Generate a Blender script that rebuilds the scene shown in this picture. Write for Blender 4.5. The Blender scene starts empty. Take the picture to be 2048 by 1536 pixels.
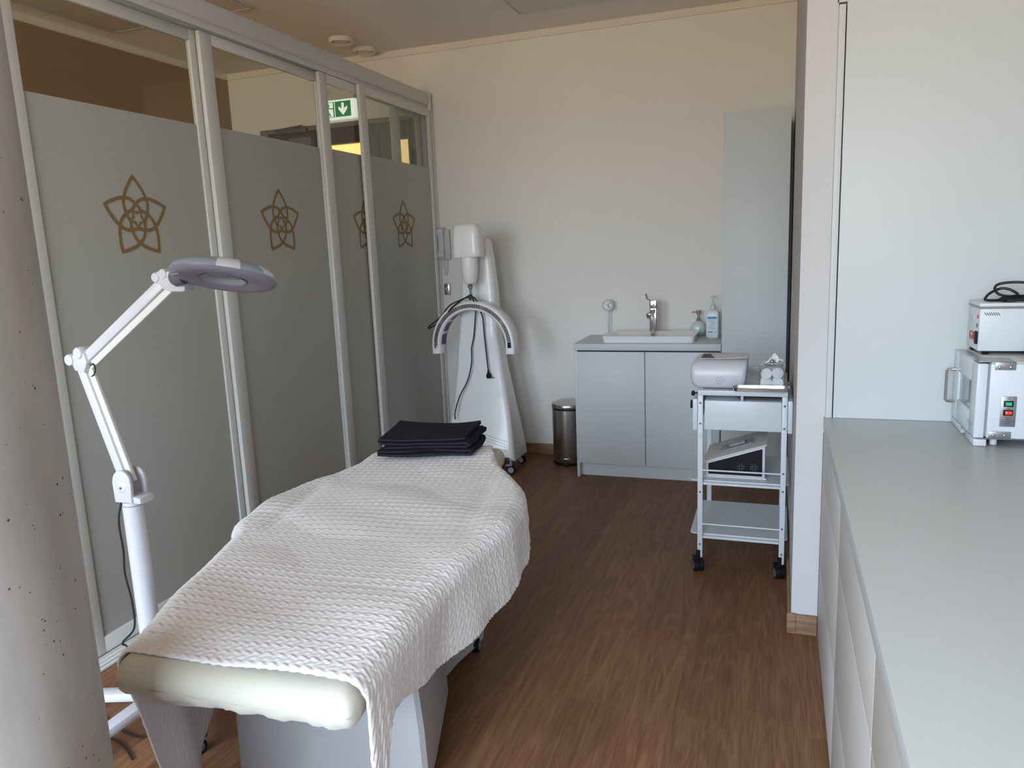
import bpy, bmesh, math, random
import numpy as np
from mathutils import Vector, Matrix
random.seed(7)
S = bpy.context.scene
COL = S.collection
PI = math.pi
sin, cos, rad = math.sin, math.cos, math.radians

# ------------------------------------------------------------------ camera
cd = bpy.data.cameras.new('camera'); cam = bpy.data.objects.new('camera', cd); COL.objects.link(cam)
R = Matrix(((0.9426815735621317, -0.020767889936395445, 0.33304676190290927),
            (0.33123267220168795, 0.17922650835994425, -0.9263707549179389),
            (-0.04045204237801281, 0.9835886098612023, 0.17583253060442158)))
cam.matrix_world = Matrix.Translation((0, 0, 1.5)) @ R.to_4x4()
cd.sensor_fit = 'HORIZONTAL'; cd.sensor_width = 36.0; cd.lens = 36.0 * 1495.94 / 2048.0
cd.clip_start = 0.02; cd.clip_end = 200
S.camera = cam

# ------------------------------------------------------------------ world: hazy sky above, warm sunlit ground below
w = bpy.data.worlds.new('world'); S.world = w; w.use_nodes = True
nt = w.node_tree; nt.nodes.clear()
out = nt.nodes.new('ShaderNodeOutputWorld'); bg = nt.nodes.new('ShaderNodeBackground')
tc = nt.nodes.new('ShaderNodeTexCoord'); sp = nt.nodes.new('ShaderNodeSeparateXYZ'); cr = nt.nodes.new('ShaderNodeValToRGB')
mp = nt.nodes.new('ShaderNodeMapRange'); mp.inputs[1].default_value = -1; mp.inputs[2].default_value = 1
nt.links.new(tc.outputs['Generated'], sp.inputs[0]); nt.links.new(sp.outputs[2], mp.inputs[0]); nt.links.new(mp.outputs[0], cr.inputs[0])
e = cr.color_ramp.elements
e[0].position = 0.0; e[0].color = (0.26, 0.195, 0.125, 1)
e[1].position = 1.0; e[1].color = (0.80, 0.98, 1.30, 1)
for p_, c_ in ((0.49, (0.43, 0.34, 0.24, 1)), (0.505, (0.46, 0.53, 0.63, 1)), (0.62, (0.60, 0.71, 0.89, 1)), (0.80, (1.0, 1.15, 1.40, 1))):
    x = e.new(p_); x.color = c_
nt.links.new(cr.outputs[0], bg.inputs[0]); bg.inputs[1].default_value = 9.0
nt.links.new(bg.outputs[0], out.inputs[0])

# daylight portal in the window opening behind the camera
WX0, WX1, WZ0, WZ1, WY = -3.95, 0.30, 0.72, 2.90, -2.10
ld = bpy.data.lights.new('window_portal', 'AREA'); ld.shape = 'RECTANGLE'; ld.size = WX1 - WX0; ld.size_y = WZ1 - WZ0
ld.cycles.is_portal = True
lo = bpy.data.objects.new('window_portal', ld); COL.objects.link(lo)
lo.location = ((WX0 + WX1) / 2, WY - 0.12, (WZ0 + WZ1) / 2); lo.rotation_euler = (PI / 2, 0, 0)
# (an area light shines along its local -Z; this turns it to face +Y into the room)

vs = S.view_settings
vs.view_transform = 'Standard'; vs.look = 'None'; vs.gamma = 1.0; vs.exposure = 1.36; vs.use_curve_mapping = False
S.cycles.use_denoising = True
S.cycles.max_bounces = 9; S.cycles.diffuse_bounces = 5; S.cycles.glossy_bounces = 4; S.cycles.transmission_bounces = 6
S.cycles.transparent_max_bounces = 12; S.cycles.caustics_reflective = False; S.cycles.caustics_refractive = False
S.cycles.sample_clamp_indirect = 6

# ------------------------------------------------------------------ materials
def pm(name, col, rough=0.5, metal=0.0, spec=0.5, noise=None, bump=None, coat=0.0, trans=0.0, ior=1.45, emit=None, es=1.0, sheen=0.0):
    m = bpy.data.materials.new(name); m.use_nodes = True
    n = m.node_tree; b = n.nodes['Principled BSDF']
    b.inputs['Base Color'].default_value = (*col, 1); b.inputs['Roughness'].default_value = rough
    b.inputs['Metallic'].default_value = metal; b.inputs['Specular IOR Level'].default_value = spec
    b.inputs['Coat Weight'].default_value = coat; b.inputs['Transmission Weight'].default_value = trans; b.inputs['IOR'].default_value = ior
    b.inputs['Sheen Weight'].default_value = sheen
    if emit: b.inputs['Emission Color'].default_value = (*emit, 1); b.inputs['Emission Strength'].default_value = es
    t = n.nodes.new('ShaderNodeTexCoord')
    if noise:
        sc, amt = noise
        nz = n.nodes.new('ShaderNodeTexNoise'); nz.inputs['Scale'].default_value = sc; nz.inputs['Detail'].default_value = 5
        n.links.new(t.outputs['Object'], nz.inputs['Vector'])
        mx = n.nodes.new('ShaderNodeMix'); mx.data_type = 'RGBA'
        mx.inputs[6].default_value = tuple(c * (1 - amt) for c in col) + (1,); mx.inputs[7].default_value = tuple(min(1, c * (1 + amt)) for c in col) + (1,)
        n.links.new(nz.outputs[0], mx.inputs[0]); n.links.new(mx.outputs[2], b.inputs['Base Color'])
    if bump:
        sc, st = bump
        nz = n.nodes.new('ShaderNodeTexNoise'); nz.inputs['Scale'].default_value = sc; nz.inputs['Detail'].default_value = 3
        n.links.new(t.outputs['Object'], nz.inputs['Vector'])
        bp = n.nodes.new('ShaderNodeBump'); bp.inputs['Strength'].default_value = st; bp.inputs['Distance'].default_value = 0.002
        n.links.new(nz.outputs[0], bp.inputs['Height']); n.links.new(bp.outputs[0], b.inputs['Normal'])
    return m

M = {}
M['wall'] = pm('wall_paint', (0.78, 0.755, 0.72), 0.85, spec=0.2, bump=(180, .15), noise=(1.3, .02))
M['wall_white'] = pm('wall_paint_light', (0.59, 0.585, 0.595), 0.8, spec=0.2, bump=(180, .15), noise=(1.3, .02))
M['brown_wall'] = pm('brown_paint', (0.30, 0.205, 0.125), 0.85, spec=0.2, bump=(180, .15), noise=(2, .04))
M['ceiling'] = pm('ceiling_paint', (0.79, 0.755, 0.72), 0.9, spec=0.15, noise=(1.1, .02))
M['cove'] = pm('cove_paint', (0.74, 0.70, 0.64), 0.8, spec=0.2, noise=(3, .02))
M['lam'] = pm('white_laminate', (0.58, 0.61, 0.62), 0.42, spec=0.35, bump=(400, .06), noise=(5, .008))
M['lamtop'] = pm('worktop_laminate', (0.57, 0.605, 0.615), 0.38, spec=0.4, bump=(300, .08), noise=(6, .01))
M['lamdark'] = pm('grey_white_laminate', (0.55, 0.54, 0.52), 0.45, spec=0.35, noise=(5, .01))
M['gap'] = pm('dark_gap', (0.03, 0.03, 0.03), 0.9, noise=(20, .1))
M['alu'] = pm('white_aluminium', (0.66, 0.66, 0.63), 0.38, spec=0.5, noise=(12, .01))
M['white'] = pm('white_plastic', (0.58, 0.585, 0.63), 0.28, spec=0.5, noise=(9, .008))
M['pedestal'] = pm('pedestal_grey_white', (0.42, 0.425, 0.44), 0.35, spec=0.4, noise=(7, .008))
M['gloss'] = pm('gloss_white', (0.86, 0.86, 0.87), 0.22, spec=0.4, coat=.15, noise=(7, .008))
M['metalwhite'] = pm('white_painted_metal', (0.60, 0.64, 0.68), 0.35, spec=0.5, noise=(9, .008))
M['porcelain'] = pm('porcelain', (0.82, 0.82, 0.83), 0.07, spec=0.6, coat=.6, noise=(7, .005))
M['chrome'] = pm('chrome', (0.55, 0.55, 0.57), 0.14, metal=1, noise=(12, .02))
M['tray'] = pm('polished_steel', (0.78, 0.78, 0.80), 0.12, metal=1, noise=(12, .02))
M['steel'] = pm('brushed_steel', (0.48, 0.46, 0.44), 0.28, metal=1, bump=(260, .1), noise=(30, .06))
M['steelplate'] = pm('steel_plate', (0.36, 0.35, 0.36), 0.35, metal=.8, noise=(40, .05))
M['black'] = pm('black_rubber', (0.008, 0.008, 0.009), 0.55, spec=.2, noise=(30, .1))
M['blackcord'] = pm('black_cord', (0.014, 0.012, 0.013), 0.4, noise=(30, .1))
M['grey'] = pm('grey_plastic', (0.27, 0.30, 0.36), 0.4, noise=(14, .02))
M['dgrey'] = pm('dark_grey_plastic', (0.11, 0.12, 0.15), 0.4, noise=(14, .03))
M['lampgrey'] = pm('blue_grey_plastic', (0.27, 0.31, 0.36), 0.35, noise=(14, .02))
M['lampunder'] = pm('lilac_grey_plastic', (0.23, 0.22, 0.30), 0.45, noise=(14, .02))
M['cream'] = pm('cream_cotton_cover', (0.58, 0.56, 0.485), 0.95, spec=.1, sheen=.3, bump=(500, .5), noise=(25, .03))
M['quilt'] = pm('white_quilted_fabric', (0.83, 0.815, 0.84), 0.95, spec=.1, sheen=.25, bump=(900, .4), noise=(20, .02))
M['towel'] = pm('dark_towel', (0.020, 0.016, 0.029), 1.0, spec=.05, sheen=.04, bump=(1500, 1.0), noise=(180, .35))
M['towelhem'] = pm('towel_hem', (0.045, 0.04, 0.06), 1.0, spec=.05, sheen=.08, bump=(1500, .8), noise=(180, .3))
M['frame'] = pm('grey_door_frame', (0.085, 0.078, 0.072), 0.45, noise=(9, .03))
M['framelt'] = pm('light_grey_door_frame', (0.17, 0.16, 0.145), 0.45, noise=(9, .03))
M['doordark'] = pm('dark_door', (0.045, 0.037, 0.035), 0.5, noise=(9, .05))
M['hallway_glow'] = pm('glowing_hallway_paint', (0.75, 0.58, 0.32), 0.8, emit=(1.0, 0.66, 0.27), es=.36, noise=(1.5, .04))  # hallway lamplight put into the surface as emission, no lamp behind it
M['signlit'] = pm('lit_sign_acrylic', (0.85, 0.88, 0.85), 0.4, emit=(0.93, 1.0, 0.9), es=.26, noise=(3, .01))
M['signgreen'] = pm('sign_green', (0.0, 0.20, 0.07), 0.4, emit=(0.0, 0.32, 0.10), es=.12, noise=(3, .02))
M['signbox'] = pm('sign_housing', (0.62, 0.60, 0.55), 0.5, noise=(8, .02))
M['ink'] = pm('gold_brown_film', (0.25, 0.155, 0.062), 0.6, noise=(60, .06))
M['paper'] = pm('paper', (0.80, 0.80, 0.82), 0.7, noise=(20, .01))
M['brown'] = pm('brown_print', (0.055, 0.035, 0.03), 0.5, noise=(20, .05))
M['blue'] = pm('blue_print', (0.02, 0.20, 0.50), 0.5, noise=(20, .03))
M['inkdark'] = pm('dark_print', (0.03, 0.03, 0.05), 0.6, noise=(20, .05))
M['inkgrey'] = pm('grey_print', (0.36, 0.40, 0.46), 0.6, noise=(20, .05))
M['red'] = pm('red_plastic', (0.55, 0.02, 0.015), 0.3, emit=(.6, .02, .01), es=.12, noise=(20, .05))
M['redprint'] = pm('red_print', (0.40, 0.03, 0.04), 0.5, noise=(20, .05))
M['pink'] = pm('pink_print', (0.72, 0.35, 0.36), 0.5, noise=(20, .05))
M['green'] = pm('green_lens', (0.02, 0.32, 0.14), 0.3, emit=(.02, .45, .2), es=.2, noise=(20, .05))
M['bottle'] = pm('translucent_white_plastic', (0.70, 0.78, 0.80), 0.35, noise=(20, .01))
M['bottlelabel'] = pm('bottle_label', (0.66, 0.74, 0.82), 0.5, noise=(60, .05))
M['ceramic'] = pm('pale_glass_ceramic', (0.60, 0.66, 0.66), 0.1, coat=.6, noise=(60, .05))
M['cotton'] = pm('cotton', (0.85, 0.86, 0.88), 0.95, spec=.1, bump=(300, .6), noise=(50, .02))
M['ledmetal'] = pm('perforated_metal', (0.20, 0.18, 0.18), 0.4, metal=.4, noise=(30, .06))
M['ledlens'] = pm('led_dark_strip', (0.16, 0.16, 0.17), 0.2, noise=(60, .15))
M['bag'] = pm('lilac_crinkled_film', (0.35, 0.33, 0.50), 0.3, noise=(60, .15))
M['ovenglass'] = pm('smoked_glass', (0.16, 0.22, 0.26), 0.06, coat=.5, noise=(5, .02))
M['coldmetal'] = pm('dull_steel_dish', (0.36, 0.34, 0.28), 0.3, metal=1, noise=(30, .05))

def nodes(name):
    m = bpy.data.materials.new(name); m.use_nodes = True; n = m.node_tree; n.nodes.clear()
    return m, n, (lambda t: n.nodes.new('ShaderNode' + t)), n.links.new

def schlick(N, L, f0=.045):
    """Fresnel reflectance that treats both sides of a thin pane alike"""
    lw = N('LayerWeight'); lw.inputs[0].default_value = .5
    pw_ = N('Math'); pw_.operation = 'POWER'; pw_.inputs[1].default_value = 5; L(lw.outputs['Facing'], pw_.inputs[0])
    ma = N('Math'); ma.operation = 'MULTIPLY_ADD'; ma.inputs[1].default_value = 1 - f0; ma.inputs[2].default_value = f0; L(pw_.outputs[0], ma.inputs[0])
    return ma
# clear glass: straight-through with a Fresnel reflection
m, n, N, L = nodes('clear_glass')
o = N('OutputMaterial'); mix = N('MixShader'); tr = N('BsdfTransparent'); gl = N('BsdfGlossy'); fr = schlick(N, L)
tr.inputs[0].default_value = (0.93, 0.95, 0.93, 1); gl.inputs['Roughness'].default_value = 0.02
L(fr.outputs[0], mix.inputs[0]); L(tr.outputs[0], mix.inputs[1]); L(gl.outputs[0], mix.inputs[2]); L(mix.outputs[0], o.inputs[0])
M['glass'] = m
m, n, N, L = nodes('acrylic')
o = N('OutputMaterial'); mix = N('MixShader'); tr = N('BsdfTransparent'); gl = N('BsdfGlossy'); fr = schlick(N, L)
tr.inputs[0].default_value = (0.98, 0.985, 0.99, 1); gl.inputs['Roughness'].default_value = 0.04
L(fr.outputs[0], mix.inputs[0]); L(tr.outputs[0], mix.inputs[1]); L(gl.outputs[0], mix.inputs[2]); L(mix.outputs[0], o.inputs[0])
M['acrylic'] = m
# frosted film: diffuse both ways plus a soft sheen
m, n, N, L = nodes('frosted_film')
o = N('OutputMaterial'); m1 = N('MixShader'); m2 = N('MixShader'); d = N('BsdfDiffuse'); t = N('BsdfTranslucent'); g = N('BsdfGlossy'); fr = schlick(N, L, .02)
nz = N('TexNoise'); nz.inputs['Scale'].default_value = 700; bp = N('Bump'); bp.inputs['Strength'].default_value = .08; tcn = N('TexCoord')
L(tcn.outputs['Object'], nz.inputs['Vector']); L(nz.outputs[0], bp.inputs['Height'])
d.inputs[0].default_value = (0.62, 0.63, 0.59, 1); t.inputs[0].default_value = (0.72, 0.73, 0.68, 1); g.inputs['Roughness'].default_value = .42
m1.inputs[0].default_value = .36
L(bp.outputs[0], g.inputs['Normal'])
L(d.outputs[0], m1.inputs[1]); L(t.outputs[0], m1.inputs[2]); L(fr.outputs[0], m2.inputs[0]); L(m1.outputs[0], m2.inputs[1]); L(g.outputs[0], m2.inputs[2]); L(m2.outputs[0], o.inputs[0])
M['frost'] = m

# oak vinyl planks running down the room
def wood(name, c1, c2, c3, rough, planks=True, along='Y'):
    m, n, N, L = nodes(name)
    o = N('OutputMaterial'); b = N('BsdfPrincipled'); tcn = N('TexCoord'); mpn = N('Mapping')
    if along == 'Y': mpn.inputs['Rotation'].default_value = (0, 0, PI / 2)
    L(tcn.outputs['Object'], mpn.inputs[0])
    br = N('TexBrick'); br.inputs['Scale'].default_value = 1; br.inputs['Brick Width'].default_value = 1.22; br.inputs['Row Height'].default_value = .185
    br.inputs['Mortar Size'].default_value = .0012; br.inputs['Color1'].default_value = (0, 0, 0, 1); br.inputs['Color2'].default_value = (1, 1, 1, 1); br.inputs['Mortar'].default_value = (.5, .5, .5, 1)
    br.offset = .37
    L(mpn.outputs[0], br.inputs['Vector'])
    sx = N('VectorMath'); sx.operation = 'MULTIPLY'; sx.inputs[1].default_value = (1.6, 26, 26); L(mpn.outputs[0], sx.inputs[0])
    ad = N('VectorMath'); ad.operation = 'ADD'; sc2 = N('VectorMath'); sc2.operation = 'SCALE'; sc2.inputs['Scale'].default_value = 37.0 if planks else 0
    L(br.outputs['Color'], sc2.inputs[0]); L(sx.outputs[0], ad.inputs[0]); L(sc2.outputs[0], ad.inputs[1])
    nz = N('TexNoise'); nz.inputs['Scale'].default_value = 1.0; nz.inputs['Detail'].default_value = 8; nz.inputs['Distortion'].default_value = 1.4; L(ad.outputs[0], nz.inputs['Vector'])
    # cathedral grain: distorted rings
    s3 = N('VectorMath'); s3.operation = 'MULTIPLY'; s3.inputs[1].default_value = (.8, 7.0, 7.0); L(mpn.outputs[0], s3.inputs[0])
    a3 = N('VectorMath'); a3.operation = 'ADD'; L(s3.outputs[0], a3.inputs[0]); L(sc2.outputs[0], a3.inputs[1])
    n3 = N('TexNoise'); n3.inputs['Scale'].default_value = 1.0; n3.inputs['Detail'].default_value = 2; n3.inputs['Distortion'].default_value = .6; L(a3.outputs[0], n3.inputs['Vector'])
    mu = N('Math'); mu.operation = 'MULTIPLY'; mu.inputs[1].default_value = 70; L(n3.outputs[0], mu.inputs[0])
    sn = N('Math'); sn.operation = 'SINE'; L(mu.outputs[0], sn.inputs[0])
    sp2 = N('Math'); sp2.operation = 'MULTIPLY_ADD'; sp2.inputs[1].default_value = .5; sp2.inputs[2].default_value = .5; L(sn.outputs[0], sp2.inputs[0])
    pw = N('Math'); pw.operation = 'POWER'; pw.inputs[1].default_value = 2.5; L(sp2.outputs[0], pw.inputs[0])
    # fine pores
    s4 = N('VectorMath'); s4.operation = 'MULTIPLY'; s4.inputs[1].default_value = (9, 260, 260); L(mpn.outputs[0], s4.inputs[0])
    n4 = N('TexNoise'); n4.inputs['Scale'].default_value = 1.0; n4.inputs['Detail'].default_value = 2; L(s4.outputs[0], n4.inputs['Vector'])
    r = N('ValToRGB'); r.color_ramp.elements[0].position = .28; r.color_ramp.elements[0].color = (*c1, 1); r.color_ramp.elements[1].position = .72; r.color_ramp.elements[1].color = (*c2, 1)
    L(nz.outputs[0], r.inputs[0])
    mx = N('Mix'); mx.data_type = 'RGBA'; mx.inputs[7].default_value = (*c3, 1)
    mg = N('Math'); mg.operation = 'MULTIPLY'; mg.inputs[1].default_value = .20; L(pw.outputs[0], mg.inputs[0]); L(mg.outputs[0], mx.inputs[0]); L(r.outputs[0], mx.inputs[6])
    m2x = N('Mix'); m2x.data_type = 'RGBA'; m2x.blend_type = 'MULTIPLY'; m2x.inputs[0].default_value = .55
    rr = N('ValToRGB'); rr.color_ramp.elements[0].position = .35; rr.color_ramp.elements[0].color = (.55, .5, .46, 1); rr.color_ramp.elements[1].position = .6; rr.color_ramp.elements[1].color = (1, 1, 1, 1)
    L(n4.outputs[0], rr.inputs[0]); L(mx.outputs[2], m2x.inputs[6]); L(rr.outputs[0], m2x.inputs[7])
    # a little tone difference between planks
    hs = N('HueSaturation'); mr = N('MapRange'); mr.inputs[3].default_value = .86; mr.inputs[4].default_value = 1.12
    sxx = N('SeparateXYZ'); L(br.outputs['Color'], sxx.inputs[0]); L(sxx.outputs[0], mr.inputs[0])
    if planks: L(mr.outputs[0], hs.inputs['Value'])
    L(m2x.outputs[2], hs.inputs['Color']); L(hs.outputs[0], b.inputs['Base Color'])
    b.inputs['Roughness'].default_value = rough; b.inputs['Specular IOR Level'].default_value = .35
    bp = N('Bump'); bp.inputs['Strength'].default_value = .12; bp.inputs['Distance'].default_value = .001; L(n4.outputs[0], bp.inputs['Height']); L(bp.outputs[0], b.inputs['Normal'])
    L(b.outputs[0], o.inputs[0])
    return m
M['floor'] = wood('oak_vinyl_planks', (0.165, 0.076, 0.037), (0.240, 0.114, 0.056), (0.38, 0.215, 0.118), .5)
M['skirt'] = wood('oak_skirting', (0.20, 0.12, 0.07), (0.34, 0.21, 0.13), (0.42, 0.28, 0.18), .5, planks=False, along='X')

# cast concrete with pores and vertical streaks
m, n, N, L = nodes('cast_concrete')
o = N('OutputMaterial'); b = N('BsdfPrincipled'); tcn = N('TexCoord')
n1 = N('TexNoise'); n1.inputs['Scale'].default_value = 3.2; n1.inputs['Detail'].default_value = 7
s1 = N('VectorMath'); s1.operation = 'MULTIPLY'; s1.inputs[1].default_value = (1.6, 1.6, .45); L(tcn.outputs['Object'], s1.inputs[0]); L(s1.outputs[0], n1.inputs['Vector'])
r = N('ValToRGB'); r.color_ramp.elements[0].position = .3; r.color_ramp.elements[0].color = (.33, .305, .285, 1); r.color_ramp.elements[1].position = .7; r.color_ramp.elements[1].color = (.50, .475, .455, 1)
L(n1.outputs[0], r.inputs[0])
vo = N('TexVoronoi'); vo.inputs['Scale'].default_value = 68; L(tcn.outputs['Object'], vo.inputs['Vector'])
n2 = N('TexNoise'); n2.inputs['Scale'].default_value = 14; n2.inputs['Detail'].default_value = 2; L(tcn.outputs['Object'], n2.inputs['Vector'])
mr = N('MapRange'); mr.inputs[1].default_value = .44; mr.inputs[2].default_value = .72; mr.inputs[3].default_value = .0; mr.inputs[4].default_value = .22; L(n2.outputs[0], mr.inputs[0])
lt = N('Math'); lt.operation = 'LESS_THAN'; L(vo.outputs['Distance'], lt.inputs[0]); L(mr.outputs[0], lt.inputs[1])
mx = N('Mix'); mx.data_type = 'RGBA'; mx.inputs[7].default_value = (.055, .045, .04, 1); L(lt.outputs[0], mx.inputs[0]); L(r.outputs[0], mx.inputs[6]); L(mx.outputs[2], b.inputs['Base Color'])
b.inputs['Roughness'].default_value = .75; b.inputs['Specular IOR Level'].default_value = .3
n3 = N('TexNoise'); n3.inputs['Scale'].default_value = 60; n3.inputs['Detail'].default_value = 4; L(tcn.outputs['Object'], n3.inputs['Vector'])
bp = N('Bump'); bp.inputs['Strength'].default_value = .25; bp.inputs['Distance'].default_value = .002; L(n3.outputs[0], bp.inputs['Height'])
bp2 = N('Bump'); bp2.invert = True; bp2.inputs['Strength'].default_value = .8; bp2.inputs['Distance'].default_value = .003; L(lt.outputs[0], bp2.inputs['Height']); L(bp.outputs[0], bp2.inputs['Normal']); L(bp2.outputs[0], b.inputs['Normal'])
L(b.outputs[0], o.inputs[0]); M['concrete'] = m

# ------------------------------------------------------------------ mesh helpers
def rrect(x0, x1, y0, y1, r, seg=5):
    """rounded rectangle, counter-clockwise 2-D points"""
    pts = []
    for cx, cy, a0 in ((x1 - r, y1 - r, 0), (x0 + r, y1 - r, 90), (x0 + r, y0 + r, 180), (x1 - r, y0 + r, 270)):
        for i in range(seg + 1):
            a = rad(a0 + 90 * i / seg); pts.append((cx + r * cos(a), cy + r * sin(a)))
    return pts

def smoothpath(P, sub=8):
    P = [Vector(p) for p in P]; out = []
    for i in range(len(P) - 1):
        p0 = P[max(i - 1, 0)]; p1 = P[i]; p2 = P[i + 1]; p3 = P[min(i + 2, len(P) - 1)]
        for k in range(sub):
            t = k / sub
            out.append(0.5 * ((2 * p1) + (-p0 + p2) * t + (2 * p0 - 5 * p1 + 4 * p2 - p3) * t * t + (-p0 + 3 * p1 - 3 * p2 + p3) * t ** 3))
    out.append(P[-1]); return out

class MB:
    def __init__(s): s.v = []; s.f = []
    def add(s, vs, fs):
        o = len(s.v); s.v += [tuple(p) for p in vs]; s.f += [tuple(i + o for i in f) for f in fs]; return s
    def box(s, x0, x1, y0, y1, z0, z1, bev=0.0, seg=2):
        x0, x1 = min(x0, x1), max(x0, x1); y0, y1 = min(y0, y1), max(y0, y1); z0, z1 = min(z0, z1), max(z0, z1)
        bm = bmesh.new(); bmesh.ops.create_cube(bm, size=1)
        for v in bm.verts: v.co = Vector(((x0 + x1) / 2 + v.co.x * (x1 - x0), (y0 + y1) / 2 + v.co.y * (y1 - y0), (z0 + z1) / 2 + v.co.z * (z1 - z0)))
        if bev > 0:
            bev = min(bev, .49 * min(x1 - x0, y1 - y0, z1 - z0))
            bmesh.ops.bevel(bm, geom=bm.edges[:], offset=bev, segments=seg, profile=.5, affect='EDGES')
        return s.addbm(bm)
    def addbm(s, bm):
        bm.verts.index_update(); s.add([v.co[:] for v in bm.verts], [[v.index for v in f.verts] for f in bm.faces]); bm.free(); return s
    def loft(s, rings, caps=True, closed=True):
        n = len(rings[0]); vs = [p for r in rings for p in r]; fs = []
        for i in range(len(rings) - 1):
            for j in range(n if closed else n - 1):
                a = i * n + j; b = i * n + (j + 1) % n; fs.append((a, b, b + n, a + n))
        if caps and closed: fs.append(tuple(range(n - 1, -1, -1))); fs.append(tuple((len(rings) - 1) * n + j for j in range(n)))
        return s.add(vs, fs)
    def prism(s, pts, axis, a, b, bev=0.0, seg=2):
        """extrude 2-D pts along axis: 'x' pts=(y,z); 'y' pts=(x,z); 'z' pts=(x,y)"""
        f = {'x': lambda p, t: (t, p[0], p[1]), 'y': lambda p, t: (p[0], t, p[1]), 'z': lambda p, t: (p[0], p[1], t)}[axis]
        if bev <= 0: return s.loft([[f(p, a) for p in pts], [f(p, b) for p in pts]])
        bm = bmesh.new(); n = len(pts)
        va = [bm.verts.new(f(p, a)) for p in pts]; vb = [bm.verts.new(f(p, b)) for p in pts]
        for i in range(n): bm.faces.new((va[i], va[(i + 1) % n], vb[(i + 1) % n], vb[i]))
        fa = bm.faces.new(va[::-1]); fb = bm.faces.new(vb)
        bmesh.ops.bevel(bm, geom=list({*fa.edges, *fb.edges}), offset=bev, segments=seg, profile=.5, affect='EDGES')
        return s.addbm(bm)
    def lathe(s, prof, c, axis='z', n=32, a0=0, sx=1.0, sy=1.0, caps=True):
        rings = []
        for r_, h in prof:
            ring = []
            for i in range(n):
                a = 2 * PI * i / n + a0; u, v_ = r_ * cos(a) * sx, r_ * sin(a) * sy
                ring.append({'z': (c[0] + u, c[1] + v_, c[2] + h), 'y': (c[0] + u, c[1] + h, c[2] + v_), 'x': (c[0] + h, c[1] + u, c[2] + v_)}[axis])
            rings.append(ring)
        return s.loft(rings, caps=caps)
    def tube(s, P, r_, n=8, closed=False):
        P = [Vector(p) for p in P]; N_ = len(P); rs = r_ if isinstance(r_, (list, tuple)) else [r_] * N_
        T = []
        for i in range(N_):
            a = P[(i - 1) % N_] if (closed or i > 0) else P[i]; b = P[(i + 1) % N_] if (closed or i < N_ - 1) else P[i]
            T.append((b - a).normalized())
        u = T[0].orthogonal().normalized(); rings = []
        for i in range(N_):
            u = (u - T[i] * u.dot(T[i])); u = u.normalized() if u.length > 1e-6 else T[i].orthogonal().normalized(); v_ = T[i].cross(u)
            rings.append([P[i] + (u * cos(2 * PI * k / n) + v_ * sin(2 * PI * k / n)) * rs[i] for k in range(n)])
        if closed: rings.append(rings[0]); return s.loft(rings, caps=False)
        return s.loft(rings)
    def rod(s, a, b, r_, n=12): return s.tube([a, b], r_, n)
    def sphere(s, c, r_, n=16, sz=1.0):
        pr = [(max(r_ * sin(PI * i / n), 1e-4), -r_ * cos(PI * i / n) * sz) for i in range(n + 1)]
        return s.lathe(pr, c, 'z', 2 * n)
    def beam(s, a, b, w_, h_, up=(0, 0, 1), bev=.004):
        """box of section w_ x h_ from point a to point b"""
        a = Vector(a); b = Vector(b); t = (b - a).normalized(); u = Vector(up).cross(t).normalized(); v_ = t.cross(u)
        tmp = MB().box(-w_ / 2, w_ / 2, -h_ / 2, h_ / 2, 0, (b - a).length, bev)
        return s.add([a + u * p[0] + v_ * p[1] + t * p[2] for p in tmp.v], tmp.f)
    def grid(s, P):
        nr = len(P); nc = len(P[0]); s.add([tuple(p) for row in P for p in row], [(i * nc + j, i * nc + j + 1, (i + 1) * nc + j + 1, (i + 1) * nc + j) for i in range(nr - 1) for j in range(nc - 1)]); return s
    def xf(s, M4, start=0):
        s.v[start:] = [tuple(M4 @ Vector(p)) for p in s.v[start:]]; return s
    def build(s, name, mat, parent=None, ang=35, flat=False, recalc=True):
        me = bpy.data.meshes.new(name)
        org = Vector((0, 0, 0))
        if parent is not None:
            r_ = parent
            while r_.parent: r_ = r_.parent
            if not r_.get('_local'): org = Vector(r_['_org'])
        else:
            xs = np.array(s.v); org = Vector(((xs[:, 0].min() + xs[:, 0].max()) / 2, (xs[:, 1].min() + xs[:, 1].max()) / 2, xs[:, 2].min()))
        me.from_pydata([(p[0] - org.x, p[1] - org.y, p[2] - org.z) for p in s.v], [], s.f); me.update()
        if recalc:
            bm = bmesh.new(); bm.from_mesh(me); bmesh.ops.recalc_face_normals(bm, faces=bm.faces[:]); bm.to_mesh(me); bm.free()
        if not flat:
            me.shade_smooth(); me.set_sharp_from_angle(angle=rad(ang))
        me.materials.append(M[mat] if isinstance(mat, str) else mat)
        o_ = bpy.data.objects.new(name, me); COL.objects.link(o_)
        if parent is not None: o_.parent = parent
        else: o_.location = org; o_['_org'] = tuple(org)
        return o_

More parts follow.
